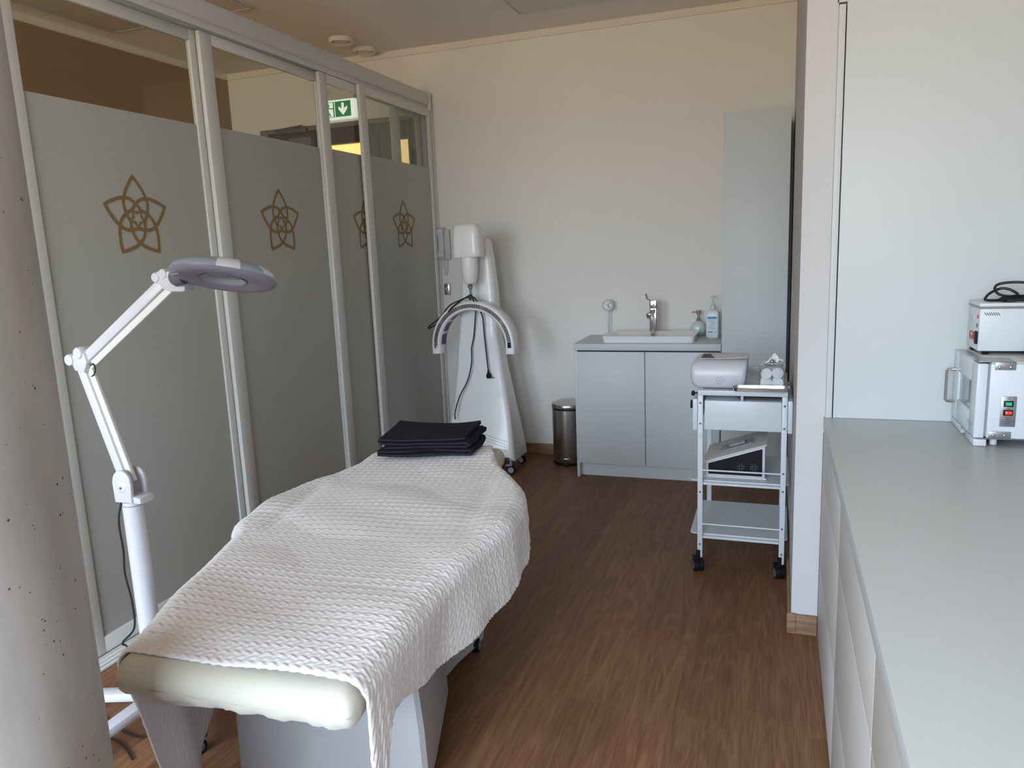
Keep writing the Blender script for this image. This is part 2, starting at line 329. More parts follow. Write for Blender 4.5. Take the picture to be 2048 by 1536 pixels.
def tag(o_, label=None, cat=None, group=None, kind=None):
    if label: o_['label'] = label
    if cat: o_['category'] = cat
    if group: o_['group'] = group
    if kind: o_['kind'] = kind
    return o_
def thing(name, loc, label, cat, group=None, rot=None):
    o_ = bpy.data.objects.new(name, None); COL.objects.link(o_); o_.location = loc; o_.empty_display_size = .1
    o_['_org'] = tuple(loc)
    if rot is not None: o_.rotation_euler = (0, 0, rot); o_['_local'] = 1
    return tag(o_, label, cat, group)
def struct(mb, name, mat, **k):
    return tag(mb.build(name, mat, None, **k), kind='structure')
def letter_marks(n, size, M4, ext=.0003):
    """a row of n tiny worn letter strokes, for print too small to read in the photograph"""
    mb = MB(); rl = random.Random(n * 31 + int(size * 1e5)); w_ = size * .62
    for i in range(n):
        x0 = (i - n / 2) * w_; a = x0 + w_ * .12; b = x0 + w_ * .80
        mb.box(a, a + w_ * .2, -size * .36, size * .36, 0, .0003)
        k_ = rl.randrange(3)
        if k_ != 0: mb.box(a + w_ * .2, b, size * .22, size * .36, 0, .0003)
        if k_ != 1: mb.box(a + w_ * .2, b, -size * .07, size * .07, 0, .0003)
        if k_ != 2: mb.box(b - w_ * .2, b, -size * .36, size * (-.07 if k_ == 0 else .22), 0, .0003)
    mb.v = [tuple(M4 @ Vector(p)) for p in mb.v]; return mb
def frame_m(orig, xdir, ydir):
    x_ = Vector(xdir).normalized(); y_ = Vector(ydir).normalized(); z_ = x_.cross(y_)
    return Matrix(((x_.x, y_.x, z_.x, orig[0]), (x_.y, y_.y, z_.y, orig[1]), (x_.z, y_.z, z_.z, orig[2]), (0, 0, 0, 1)))

# ------------------------------------------------------------------ the room
XL, XW, YB, YW, ZC = -4.13, 0.95, 5.15, -2.10, 2.95     # left wall, right wall, back wall, window wall, ceiling
XN, YP = 0.072, 2.875                                  # niche side, pier face
struct(MB().box(XL - .2, XW + .2, YW - .2, YB + 1.6, -.12, 0), 'floor', 'floor', flat=True)
struct(MB().box(XL - .2, XW + .2, YW - .2, YB + .2, ZC, ZC + .15), 'ceiling', 'ceiling', flat=True)
struct(MB().box(XL - .15, XL, YW - .2, YB + .15, 0, ZC), 'wall_left', 'brown_wall', flat=True)
# back wall with the doorway of the double door cut out
DX0, DX1, DZ = -3.86, -2.50, 2.50
bw = MB().box(XL, DX0, YB, YB + .15, 0, ZC).box(DX0, DX1, YB, YB + .15, DZ, ZC).box(DX1, XW + .15, YB, YB + .15, 0, ZC)
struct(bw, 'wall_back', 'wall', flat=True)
# right side: pier that steps in, and the wall behind the worktop
rw = MB().box(XN, .1695, YP, YB, 0, ZC).box(.166, XW, 3.30, YB, 0, ZC).box(.166, XW, YP, 3.30, 2.262, ZC).box(.166, XW, YP, 3.30, 0, .80)
rw.box(XW, XW + .15, YW - .2, YB + .15, 0, ZC)
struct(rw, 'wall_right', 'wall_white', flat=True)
ww = MB().box(XL - .15, WX0, YW - .2, YW, 0, ZC).box(WX1, XW, YW - .2, YW, 0, ZC).box(WX0, WX1, YW - .2, YW, 0, WZ0).box(WX0, WX1, YW - .2, YW, WZ1, ZC)
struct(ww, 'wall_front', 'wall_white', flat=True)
# the window behind the camera
wf = MB()
for xx in (WX0, WX0 + (WX1 - WX0) / 3, WX0 + 2 * (WX1 - WX0) / 3, WX1 - .06): wf.box(xx, xx + .06, YW - .16, YW - .1, WZ0, WZ1, .004)
wf.box(WX0, WX1, YW - .16, YW - .1, WZ0, WZ0 + .06, .004).box(WX0, WX1, YW - .16, YW - .1, WZ1 - .06, WZ1, .004)
wroot = struct(wf, 'window_1', 'alu')
MB().box(WX0 + .05, WX1 - .05, YW - .134, YW - .128, WZ0 + .05, WZ1 - .05).build('window_pane', 'glass', wroot, flat=True)
# coved white strip where walls meet ceiling
def cove(name, x0, x1, y0, y1): return struct(MB().box(x0, x1, y0, y1, ZC - .045, ZC), name, 'cove', flat=True)
cove('trim_1', XL, XN, YB - .012, YB); cove('trim_2', XL, XL + .012, YW, YB)
# timber skirting
sk = lambda a, b: [(a, 0), (b, 0), (b, .062), ((a + b) / 2, .078), (a, .08)]
struct(MB().box(-2.35, -1.238, YB - .014, YB, 0, .08, .004), 'baseboard_back', 'skirt')
bb = MB().box(XN - .012, XN, YP, 4.62, 0, .08, .004).box(XN - .012, .166, YP - .013, YP, 0, .08, .004)
bb.box(XN - .016, XN + .02, YP - .017, YP, 0, .083, .006)
struct(bb, 'baseboard_right', 'skirt')
struct(MB().box(XL, XL + .012, YW, YB, 0, .08, .004), 'baseboard_left', 'skirt')

# ceiling panels (radiant panels standing just proud of the ceiling)
def cpanel(x0, x1, y0, y1, label):
    t = thing('ceiling_panel', ((x0 + x1) / 2, (y0 + y1) / 2, ZC), label, 'ceiling panel')
    MB().box(x0, x1, y0, y1, ZC - .012, ZC, .003).build('panel', 'ceiling', t)
    f = MB()
    for a in ((x0, x1, y0, y0 + .012), (x0, x1, y1 - .012, y1), (x0, x0 + .012, y0, y1), (x1 - .012, x1, y0, y1)): f.box(*a, ZC - .016, ZC - .0125, .001)
    f.build('edge_strip', 'lamdark', t)
cpanel(-1.55, -.35, 1.9, 4.72, 'flat pale ceiling panel over the middle of the treatment room')
cpanel(-3.95, -2.89, 1.3, 3.90, 'flat pale ceiling panel over the corridor behind the glass wall')

# round ceiling air valves above the corridor
def vent(x_, y_, label, glossy):
    t = thing('ceiling_vent', (x_, y_, ZC), label, 'vent', 'round ceiling air vents')
    MB().lathe([(.062, -.004), (.083, 0), (.083, -.022), (.078, -.028), (.060, -.018), (.058, -.004), (.062, -.004)], (x_, y_, ZC), caps=False).build('rim', 'cove', t)
    MB().lathe([(.001, -.020), (.046, -.020), (.05, -.016), (.05, -.008), (.001, -.006)], (x_, y_, ZC)).build('valve_disc', 'ceiling' if not glossy else 'gloss', t)
    for a in range(3): MB().box(x_ + .045 * cos(a * 2.1) - .004, x_ + .045 * cos(a * 2.1) + .004, y_ + .045 * sin(a * 2.1) - .004, y_ + .045 * sin(a * 2.1) + .004, ZC - .012, ZC).build('bracket', 'gap', t)
vent(-2.818, 4.71, 'nearer of the two round ceiling vents beyond the glass wall rail', False)
vent(-2.808, 5.0, 'farther of the two round ceiling vents, right beside the back wall', False)

# concrete column
tag(MB().lathe([(.22, 0), (.22, ZC)], (-1.3858, .8273, 0), n=72).build('concrete_column', 'concrete', None, ang=60),
    'round raw concrete column with small pores at the left edge', 'column')

# ------------------------------------------------------------------ sliding glass wall
t = thing('ceiling_track', (-2.42, 3.0, 2.50), 'long white overhead sliding track above the glass leaves', 'door track')
tm = MB().box(-2.485, -2.372, -.2, 5.10, 2.545, 2.62, .003)
tm.build('fascia', 'alu', t)
tm = MB()
for k in range(4): tm.box(-2.4765 + .027 * k, -2.4715 + .027 * k, -.2, 5.09, 2.508, 2.546)
tm.box(-2.480, -2.376, -.2, 5.09, 2.538, 2.546)
tm.build('track_groove', 'alu', t)
MB().box(-2.49, -2.364, 5.098, 5.112, 2.50, 2.625, .002).build('end_cap', 'alu', t)
t = thing('floor_track', (-2.42, 3.0, 0), 'low white floor track under the sliding glass leaves', 'door track')
tm = MB().box(-2.49, -2.37, .6, 5.10, 0, .012, .003); tm.build('base_plate', 'alu', t)
tm = MB()
for k in range(5): tm.box(-2.484 + .025 * k, -2.478 + .025 * k, .6, 5.10, .0125, .020)
tm.build('guide_rib', 'alu', t)

def petal_emblem(cx, cz, X, Rr, sy):
    """five-petal flower line emblem in the YZ plane; petals are bands of printed film"""
    mb = MB()
    ph_ = [0, 10, 18, 30, 40, 48.3, 60, 74, 93, 108]; rd_ = [.245, .255, .275, .325, .375, .428, .520, .616, .785, 1.0]
    arcpts = []
    for f_ in np.linspace(-108, 108, 57):
        q_ = float(np.interp(abs(f_), ph_, rd_)); a_ = rad(f_ - 18); arcpts.append((q_ * cos(a_), q_ * sin(a_)))
    for _ in range(2): arcpts = [arcpts[0]] + [((arcpts[i - 1][0] + 2 * arcpts[i][0] + arcpts[i + 1][0]) / 4, (arcpts[i - 1][1] + 2 * arcpts[i][1] + arcpts[i + 1][1]) / 4) for i in range(1, 56)] + [arcpts[-1]]
    def openband(pts, w_, lift):
        L_, R_ = [], []
        for i in range(len(pts)):
            a = Vector(pts[max(i - 1, 0)]); b = Vector(pts[min(i + 1, len(pts) - 1)]); p = Vector(pts[i]); t_ = (b - a).normalized(); nn = Vector((-t_.y, t_.x))
            if i in (0, len(pts) - 1): p = p + t_ * (w_ * .35 if i else -w_ * .35)
            L_.append(p + nn * w_ / 2); R_.append(p - nn * w_ / 2)
        conv = lambda p, h: (X + h, cx + p.x * Rr * sy, cz + p.y * Rr)
        mb.loft([[conv(L_[i], lift), conv(R_[i], lift), conv(R_[i], lift + .0006), conv(L_[i], lift + .0006)] for i in range(len(pts))])
    def band(loop_, w_, closed=True, lift=0.0):
        n_ = len(loop_); L_, R_ = [], []
        for i in range(n_):
            a = Vector(loop_[(i - 1) % n_]); b = Vector(loop_[(i + 1) % n_]); p = Vector(loop_[i]); t_ = (b - a).normalized(); nn = Vector((-t_.y, t_.x))
            k_ = 1.0
            L_.append(p + nn * w_ / 2 * k_); R_.append(p - nn * w_ / 2 * k_)
        conv = lambda p, h: (X + h, cx + p.x * Rr * sy, cz + p.y * Rr)
        rings = [[conv(L_[i], lift), conv(R_[i], lift), conv(R_[i], lift + .0006), conv(L_[i], lift + .0006)] for i in range(n_)]
        rings.append(rings[0]); mb.loft(rings, caps=False)
    for k in range(5):
        a = rad(72 * k); c_, s_ = cos(a), sin(a)
        openband([(c_ * x_ - s_ * y_, s_ * x_ + c_ * y_) for x_, y_ in arcpts], .088, .00015 * k)
    star = [((.135 if i % 2 else .215) * sin(PI * i / 5 + PI / 5), (.135 if i % 2 else .215) * cos(PI * i / 5 + PI / 5)) for i in range(10)]
    band(star, .07, lift=.0009)
    return mb

def leaf(X, y0, y1, ye, label, ys=None, frost=True):
    """one sliding leaf; ye = centre of its emblem"""
    t_ = thing('sliding_glass_leaf', (X, (y0 + y1) / 2, .02), label, 'glass panel', 'sliding glass leaves of the partition')
    for a in ((y0, y0 + .075), (y1 - .045, y1)):
        MB().box(X - .011, X + .011, *a, .021, 2.505, .003).build('stile', 'alu', t_)
    MB().box(X - .0105, X + .0105, y0 + .075, y1 - .045, 2.455, 2.505, .003).build('top_rail', 'alu', t_)
    MB().box(X - .0105, X + .0105, y0 + .075, y1 - .045, .021, .085, .003).build('bottom_rail', 'alu', t_)
    MB().box(X - .004, X, y0 + .076, y1 - .046, .085, 2.455).build('glass_pane', 'glass', t_, flat=True)
    MB().box(X - .0005, X + .0015, y0 + .076, y1 - .046, .086, 2.105).build('frosted_film', 'frost', t_, flat=True)
    petal_emblem(ye, 1.688, X + .0022, .163, .97).build('emblem', 'ink', t_, flat=True)
    return t_
leaf(-2.45, 1.915, 2.862, 2.419, 'first and nearest glass leaf, frosted, brown flower emblem above the magnifier lamp')
leaf(-2.425, 2.853, 3.784, 3.327, 'second glass leaf from the camera, frosted with one whole flower emblem')
leaf(-2.40, 3.735, 4.62, 4.155, 'third glass leaf, its flower emblem half hidden by the next stile')
leaf(-2.405 + .03, 4.115, 5.09, 4.60, 'last glass leaf beside the back wall, whole small flower emblem')
# rear leaf parked behind the last two
t = thing('sliding_glass_leaf', (-2.475, 4.90, .02), 'rear glass leaf seen only as a white stile through the clear glass strip', 'glass panel')
MB().box(-2.486, -2.464, 4.698, 4.80, .021, 2.505, .003).build('stile', 'alu', t)
MB().box(-2.486, -2.464, 5.075, 5.145, .021, 2.505, .003).build('stile', 'alu', t)
MB().box(-2.477, -2.473, 4.80, 5.075, .085, 2.455).build('glass_pane', 'glass', t, flat=True)
MB().box(-2.485, -2.465, 4.80, 5.075, 2.455, 2.505, .002).build('top_rail', 'alu', t)
MB().box(-2.485, -2.465, 4.80, 5.075, .021, .085, .002).build('bottom_rail', 'alu', t)
t = thing('wall_jamb', (-2.42, 5.13, 0), 'slim white jamb profile where the glass wall meets the back wall', 'door jamb')
MB().box(-2.462, -2.392, 5.125, 5.149, 0, 2.50, .002).build('jamb_profile', 'alu', t)
MB().box(-2.42, -2.395, 5.114, 5.1245, 0, 2.50, .001).build('seal_strip', 'gap', t)

# ------------------------------------------------------------------ corridor end: door, sign
dr = struct(MB().box(DX0, DX0 + .07, YB - .015, YB + .1, 0, DZ, .003).box(DX1 - .055, DX1, YB - .015, YB + .1, 0, DZ, .003).box(DX0 + .07, DX1 - .055, YB - .015, YB + .1, DZ - .035, DZ, .003), 'door_1', 'framelt')
MB().box(DX0 + .07, DX1 - .055, YB + .02, YB + .07, 2.35, DZ - .036).build('transom_panel', 'doordark', dr, flat=True)
# left leaf, dark with a small glazed strip, and the open middle
MB().box(DX0 + .071, -3.36, YB + .018, YB + .06, .01, 2.35).build('door_leaf', 'doordark', dr, flat=True)
MB().box(-3.62, -3.42, YB + .012, YB + .0185, 2.16, 2.425).build('glazing', 'framelt', dr, flat=True)
MB().box(-2.945, DX1 - .056, YB + .014, YB + .0175, .01, DZ - .037).build('door_leaf', 'frame', dr, flat=True)
MB().box(-2.832, -2.826, YB + .011, YB + .014, .01, DZ - .06).build('leaf_gap', 'gap', dr, flat=True)
MB().box(-2.70, -2.59, YB + .008, YB + .0138, 1.3, 2.335, .001).build('glazing', 'hallway_glow', dr)  # pane glows by itself in place of hallway light behind it
MB().box(-2.715, -2.70, YB + .006, YB + .0138, 1.29, 2.345).build('glazing_frame', 'gap', dr, flat=True)
MB().box(-2.555, -2.505, YB - .03, YB + .012, 2.15, 2.25, .004).build('door_closer', 'doordark', dr)
c_ = MB().box(-3.70, -3.42, YB - .055, YB - .016, 2.452, 2.488, .004).rod((-3.66, YB - .03, 2.49), (-3.45, YB - .05, 2.50), .006)
c_.build('door_closer', 'frame', dr)
# hallway beyond the doorway; its walls emit the lamplight themselves
struct(MB().box(-4.3, -1.9, YB + 1.45, YB + 1.5, 0, 2.75).box(-4.35, -4.3, YB + .15, YB + 1.5, 0, 2.75).box(-1.9, -1.85, YB + .15, YB + 1.5, 0, 2.75).box(-4.35, -1.85, YB + .15, YB + 1.5, 2.75, 2.8), 'wall_hallway', 'hallway_glow', flat=True)

t = thing('exit_sign', (-3.15, YB, 2.53), 'lit green emergency exit sign with running figure and down arrow', 'exit sign')
MB().box(-3.285, -2.975, YB - .06, YB, 2.655, 2.745, .004).build('housing', 'signbox', t)
MB().box(-3.282, -2.98, YB - .045, YB - .001, 2.52, 2.652, .003).build('light_panel', 'signlit', t)
MB().box(-3.272, -3.154, YB - .0475, YB - .0452, 2.532, 2.642).build('pictogram_panel', 'signgreen', t, flat=True)
MB().box(-3.147, -3.014, YB - .0475, YB - .0452, 2.532, 2.642).build('arrow_panel', 'signgreen', t, flat=True)
ya = YB - .0485
MB().prism([(-3.091, 2.630), (-3.070, 2.630), (-3.070, 2.590), (-3.043, 2.606), (-3.043, 2.584), (-3.080, 2.543), (-3.117, 2.584), (-3.117, 2.606), (-3.091, 2.590)], 'y', ya, ya + .0008).build('arrow', 'signlit', t, flat=True)
MB().prism([(-3.250, 2.638), (-3.164, 2.638), (-3.164, 2.536), (-3.250, 2.536)], 'y', ya, ya + .0008).build('doorway_mark', 'signlit', t, flat=True)
rn = MB().lathe([(.001, -.001), (.0085, -.001), (.0085, 0), (.001, 0)], (-3.200, ya - .0002, 2.619), 'y', 16)
for a, b, w_ in (((-3.204, 2.608), (-3.217, 2.578), .017), ((-3.203, 2.602), (-3.176, 2.592), .008), ((-3.176, 2.592), (-3.163, 2.598), .006), ((-3.211, 2.604), (-3.232, 2.590), .008), ((-3.216, 2.580), (-3.198, 2.562), .010), ((-3.198, 2.562), (-3.187, 2.540), .009), ((-3.220, 2.580), (-3.238, 2.560), .010), ((-3.238, 2.560), (-3.254, 2.556), .008)):
    rn.beam((a[0], ya - .0006, a[1]), (b[0], ya - .0006, b[1]), .001 if False else w_, .0008, up=(0, 1, 0), bev=0)
rn.build('running_figure', 'signgreen', t, flat=True)
MB().box(-3.27, -3.23, YB - .0612, YB - .0602, 2.698, 2.706).box(-3.215, -3.175, YB - .0612, YB - .0602, 2.706, 2.714).box(-3.222, -3.195, YB - .0612, YB - .0602, 2.692, 2.696).box(-3.17, -3.15, YB - .0612, YB - .0602, 2.703, 2.708).build('printed_mark', 'inkgrey', t, flat=True)

# ------------------------------------------------------------------ door phone and key switch on the back wall
t = thing('door_phone', (-2.33, YB, 1.45), 'white wall handset door phone next to the glass wall', 'intercom')
MB().box(-2.355, -2.283, YB - .03, YB, 1.452, 1.672, .006).build('base', 'lamdark', t)
hs = MB(); rings = []
for z_, d_, w_ in ((1.455, .040, .022), (1.475, .062, .024), (1.50, .066, .024), (1.52, .052, .022), (1.62, .052, .022), (1.64, .064, .024), (1.672, .062, .024), (1.686, .040, .021)):
    rings.append([(-2.345 + px, YB - d_ + .014 + py, z_) for px, py in rrect(-w_, w_, -.016, .016, .008, 3)])
hs.loft(rings).build('handset', 'white', t)
cp = [(-2.340 + .003 * 0, YB - .035, 1.455)] + [(-2.342 + .022 * (1 - cos(k / 10 * PI)) / 2 * 1.3, YB - .03, 1.44 - .10 * sin(k / 10 * PI)) for k in range(11)] + [(-2.310, YB - .02, 1.458)]
MB().tube(smoothpath(cp, 4), .0028, 6).build('cord', 'white', t)
t = thing('key_switch', (-2.328, YB, 1.195), 'small silver key switch on the back wall under the door phone', 'switch')
MB().box(-2.350, -2.306, YB - .022, YB, 1.192, 1.276, .006).build('housing', 'steel', t)
MB().lathe([(.001, -.004), (.010, -.004), (.011, 0), (.001, 0)], (-2.328, YB - .022, 1.238), 'y', 20).build('key_barrel', 'chrome', t)
MB().box(-2.332, -2.324, YB - .0235, YB - .0222, 1.252, 1.270).build('slot', 'gap', t, flat=True)

# ------------------------------------------------------------------ sink unit
CY = 4.654
t = thing('vanity_cabinet', (-.78, 4.90, 0), 'white two-door washbasin cabinet against the back wall', 'cabinet')
MB().box(-1.232, -.322, CY + .022, YB - .002, .10, .845, .001).build('body', 'lam', t)
MB().box(-1.236, -1.218, CY + .0, YB - .003, 0, .845, .001).build('side_panel', 'lam', t)
MB().box(-1.217, -.324, CY + .045, CY + .06, .002, .10).build('plinth', 'lam', t, flat=True)
for a in ((-1.230, -.7845), (-.7805, -.325)):
    MB().box(a[0], a[1], CY + .001, CY + .020, .096, .838, .0012).build('door', 'lam', t)
MB().box(-1.217, -.324, CY + .0205, CY + .0218, .10, .844).build('shadow_gap', 'gap', t, flat=True)
tag(MB().box(-1.243, -.320, CY - .004, YB - .001, .848, .89, .002).build('vanity_worktop', 'lam'), 'white worktop carrying the washbasin', 'worktop')
# basin
def ring3(x0, x1, y0, y1, r_, z_, seg=5): return [(a, b, z_) for a, b in rrect(x0, x1, y0, y1, r_, seg)]
bz = .8905
bm_ = MB().loft([ring3(-1.055, -.491, 4.703, 5.03, .02, bz), ring3(-1.060, -.486, 4.699, 5.04, .025, bz + .006), ring3(-1.062, -.484, 4.698, 5.046, .022, bz + .034), ring3(-1.064, -.482, 4.696, 5.048, .022, bz + .040),
                 ring3(-1.062, -.484, 4.698, 5.046, .021, bz + .0425), ring3(-1.052, -.494, 4.708, 4.985, .03, bz + .0415), ring3(-1.044, -.502, 4.716, 4.975, .04, bz + .036), ring3(-1.02, -.53, 4.735, 4.955, .05, bz + .010), ring3(-.98, -.57, 4.77, 4.93, .05, bz + .004), ring3(-.80, -.76, 4.84, 4.86, .01, bz + .003)])
t = thing('wash_basin', (-.77, 4.9, bz), 'white rectangular ceramic washbasin on the vanity worktop', 'basin')
bm_.build('bowl', 'porcelain', t, ang=50)
MB().lathe([(.001, -.003), (.016, -.003), (.017, .004), (.009, .004)], (-.774, 4.953, bz + .027), 'y', 20).build('overflow_ring', 'chrome', t)
MB().lathe([(.001, 0), (.02, 0), (.022, .003), (.001, .004)], (-.78, 4.85, bz + .0035), 'z', 20).build('drain', 'chrome', t)
# faucet
fx, fy, fz = -.778, 5.015, bz + .0425
t = thing('basin_faucet', (fx, fy, fz), 'tall chrome single-lever faucet behind the washbasin', 'faucet')
MB().prism(rrect(fx - .026, fx + .026, fy - .026, fy + .026, .010), 'z', fz, fz + .150, .002).build('body', 'chrome', t)
MB().lathe([(.030, 0), (.030, .006), (.028, .008)], (fx, fy, fz)).build('base_ring', 'chrome', t)
MB().loft([[(fx + a, fy + b, fz + .152) for a, b in rrect(-.025, .027, -.025, .025, .011)], [(fx + a, fy + b, fz + .188) for a, b in rrect(-.027, .027, -.028, .025, .011)], [(fx + a, fy + b, fz + .203) for a, b in rrect(-.024, .026, -.025, .024, .010)]]).build('lever_cap', 'chrome', t)
MB().beam((fx - .016, fy - .02, fz + .200), (fx - .036, fy - .05, fz + .215), .016, .006).beam((fx - .036, fy - .05, fz + .214), (fx - .043, fy - .062, fz + .250), .013, .005).build('lever', 'chrome', t)
MB().beam((fx, fy - .01, fz + .135), (fx - .020, fy - .115, fz + .112), .034, .022, bev=.006).lathe([(.011, -.012), (.012, 0), (.001, .002)], (fx - .018, fy - .105, fz + .102), 'z', 16).build('spout', 'chrome', t)
# clock on a stem
t = thing('table_clock', (-1.105, 5.10, .8905), 'small round white clock on a slim stem left of the basin', 'clock')
MB().lathe([(.001, -.014), (.037, -.014), (.0405, -.011), (.041, .006), (.038, .010), (.001, .011)], (-1.105, 5.10, 1.10), 'y', 40).build('case', 'white', t)
MB().lathe([(.001, -.0150), (.0335, -.0150), (.0335, -.0142), (.001, -.0142)], (-1.105, 5.10, 1.10), 'y', 40).build('dial', 'paper', t)
tk = MB().lathe([(.0335, -.0158), (.0350, -.0158), (.0350, -.0142), (.0335, -.0142), (.0335, -.0158)], (-1.105, 5.10, 1.10), 'y', 40, caps=False)
for k in range(12):
    a = k * PI / 6; tk.beam((-1.105 + .026 * sin(a), 5.0845, 1.10 + .026 * cos(a)), (-1.105 + .031 * sin(a), 5.0845, 1.10 + .031 * cos(a)), .0040, .0008, up=(0, 1, 0), bev=0)
tk.build('hour_marks', 'inkdark', t, flat=True)
hd = MB()
for a, l_, w_ in ((rad(42), .029, .0034), (rad(142), .023, .0044), (rad(-45), .014, .0016)): hd.beam((-1.105, 5.0835, 1.10), (-1.105 + l_ * sin(a), 5.0835, 1.10 + l_ * cos(a)), w_, .0008, up=(0, 1, 0), bev=0)
hd.build('hands', 'inkdark', t, flat=True)
MB().box(-1.112, -1.102, 5.094, 5.104, .90, 1.062, .002).build('stem', 'white', t)
MB().box(-1.140, -1.085, 5.075, 5.135, .8905, .901, .003).build('foot', 'white', t)
# soap dispenser
sx, sy = -.497, 5.096
t = thing('soap_dispenser', (sx, sy, .8905), 'round pale glass soap dispenser with chrome pump right of the basin', 'soap dispenser')
MB().lathe([(.001, 0), (.028, 0), (.040, .012), (.0495, .032), (.0515, .050), (.047, .070), (.034, .088), (.018, .097), (.014, .099), (.001, .099)], (sx, sy, .8905), n=40).build('flask', 'ceramic', t)
MB().lathe([(.0155, .0992), (.0165, .110), (.011, .118), (.008, .122), (.008, .140), (.014, .142), (.0145, .168), (.001, .171)], (sx, sy, .8905)).build('pump', 'chrome', t)
MB().rod((sx - .012, sy, 1.049), (sx - .042, sy - .012, 1.047), .0035).build('nozzle', 'chrome', t)
# disinfectant bottle
bx, by, b0 = -.397, 4.99, .8905
t = thing('pump_bottle', (bx, by, b0), 'white square disinfectant pump bottle with a blue banded label', 'bottle')
MB().loft([[(bx + a, by + b, b0 + z_) for a, b in rrect(-w_, w_, -w_ * .72, w_ * .72, w_ * .35)] for z_, w_ in ((0, .036), (.006, .040), (.150, .040), (.165, .037), (.176, .026), (.180, .016))]).build('body', 'bottle', t)
MB().lathe([(.016, .1802), (.017, .198), (.012, .214), (.007, .222), (.0055, .224), (.0055, .256), (.016, .258), (.017, .266), (.001, .269)], (bx, by, b0)).build('pump', 'white', t)
MB().tube(smoothpath([(bx + .012, by, b0 + .262), (bx + .026, by - .004, b0 + .260), (bx + .036, by - .008, b0 + .246)], 5), .0036, 8).build('nozzle', 'white', t)
yl = by - .0295
MB().box(bx - .029, bx + .027, yl, yl + .0006, b0 + .030, b0 + .140).build('label', 'bottlelabel', t, flat=True)
MB().box(bx - .029, bx + .028, yl - .0006, yl - .0001, b0 + .124, b0 + .136).build('blue_band', 'blue', t, flat=True)
lm = MB()
for k, (a, b) in enumerate(((-.026, .022), (-.026, .012), (-.024, .022), (-.008, .024), (-.026, .018), (-.010, .022), (-.026, .002), (-.026, .016), (-.022, .020))):
    lm.box(bx + a, bx + b, yl - .0004, yl - .0001, b0 + .115 - .0075 * k, b0 + .118 - .0075 * k)
lm.build('small_print', 'inkgrey', t, flat=True)
MB().box(bx - .024, bx + .004, yl - .0004, yl - .0001, b0 + .036, b0 + .041).prism([(bx + .014, b0 + .033), (bx + .021, b0 + .034), (bx + .025, b0 + .045)], 'y', yl - .0004, yl - .0001).build('printed_logo', 'inkdark', t, flat=True)

# pedal bin
px_, py_ = -1.372, 4.985
t = thing('pedal_bin', (px_, py_, 0), 'brushed steel pedal bin in the gap left of the vanity', 'bin')
MB().lathe([(.001, .020), (.119, .020), (.120, .022), (.120, .392), (.116, .395), (.001, .395)], (px_, py_, 0), n=64).build('bin_body', 'steel', t)
MB().lathe([(.112, 0), (.119, 0), (.121, .004), (.1205, .019), (.110, .019)], (px_, py_, 0), n=48).build('base_ring', 'black', t)
MB().lathe([(.001, .3955), (.118, .3955), (.118, .402), (.001, .402)], (px_, py_, 0), n=64).build('seal', 'black', t)
MB().lathe([(.001, .403), (.121, .403), (.123, .406), (.123, .424), (.119, .432), (.095, .440), (.001, .446)], (px_, py_, 0), n=64).build('lid', 'steel', t)
MB().box(px_ - .026, px_ + .026, py_ - .150, py_ - .112, .014, .022, .004).build('pedal', 'black', t)
MB().box(px_ - .036, px_ + .030, py_ - .1235, py_ - .1195, .050, .054, .001).build('pedal_slot_trim', 'chrome', t)

# tall cabinet in the corner
t = thing('tall_cabinet', (-.135, 4.9, 0), 'tall narrow white cabinet in the back right corner', 'cabinet')
MB().box(-.316, .049, CY + .022, YB - .002, 0, 2.222, .001).build('body', 'lamdark', t)
MB().box(-.317, .050, CY, CY + .020, .095, 2.222, .0012).build('door', 'lam', t)
MB().box(-.300, .049, CY + .045, CY + .06, .001, .094).build('plinth', 'lam', t, flat=True)

# ------------------------------------------------------------------ LED light therapy stand
DXc = -1.925
t = thing('light_therapy_stand', (DXc, 4.74, 0), 'tall white LED light therapy device with arched lamp head on wheeled body', 'therapy device')
lv = [(.072, -2.180, -1.668, 4.60, 4.90), (.090, -2.187, -1.660, 4.595, 4.905), (.30, -2.155, -1.690, 4.64, 4.89), (.45, -2.130, -1.716, 4.675, 4.88), (.72, -2.098, -1.763, 4.70, 4.87), (.85, -2.085, -1.778, 4.70, 4.865), (.92, -2.070, -1.790, 4.695, 4.86), (1.10, -2.058, -1.800, 4.715, 4.86), (1.25, -2.048, -1.806, 4.73, 4.86), (1.45, -2.035, -1.826, 4.74, 4.86), (1.56, -2.025, -1.840, 4.745, 4.85), (1.585, -2.01, -1.855, 4.755, 4.84)]
def lerp_rows(rows, sub):
    arr = np.array(rows); zs = arr[:, 0]; zz = []
    for i in range(len(zs) - 1): zz += list(np.linspace(zs[i], zs[i + 1], sub, endpoint=False))
    zz.append(zs[-1]); zz = np.array(zz); return [(z_, *[np.interp(z_, zs, arr[:, k]) for k in range(1, arr.shape[1])]) for z_ in zz]
bd = MB(); rings = []
for z_, xl, xr, yf, yb in lerp_rows(lv, 3):
    ring = []
    for a, b in rrect(xl, xr, yf, yb, min(.034, (xr - xl) * .15), 6):
        ring.append((a, b, z_))
    rings.append(ring)
bd.loft(rings)
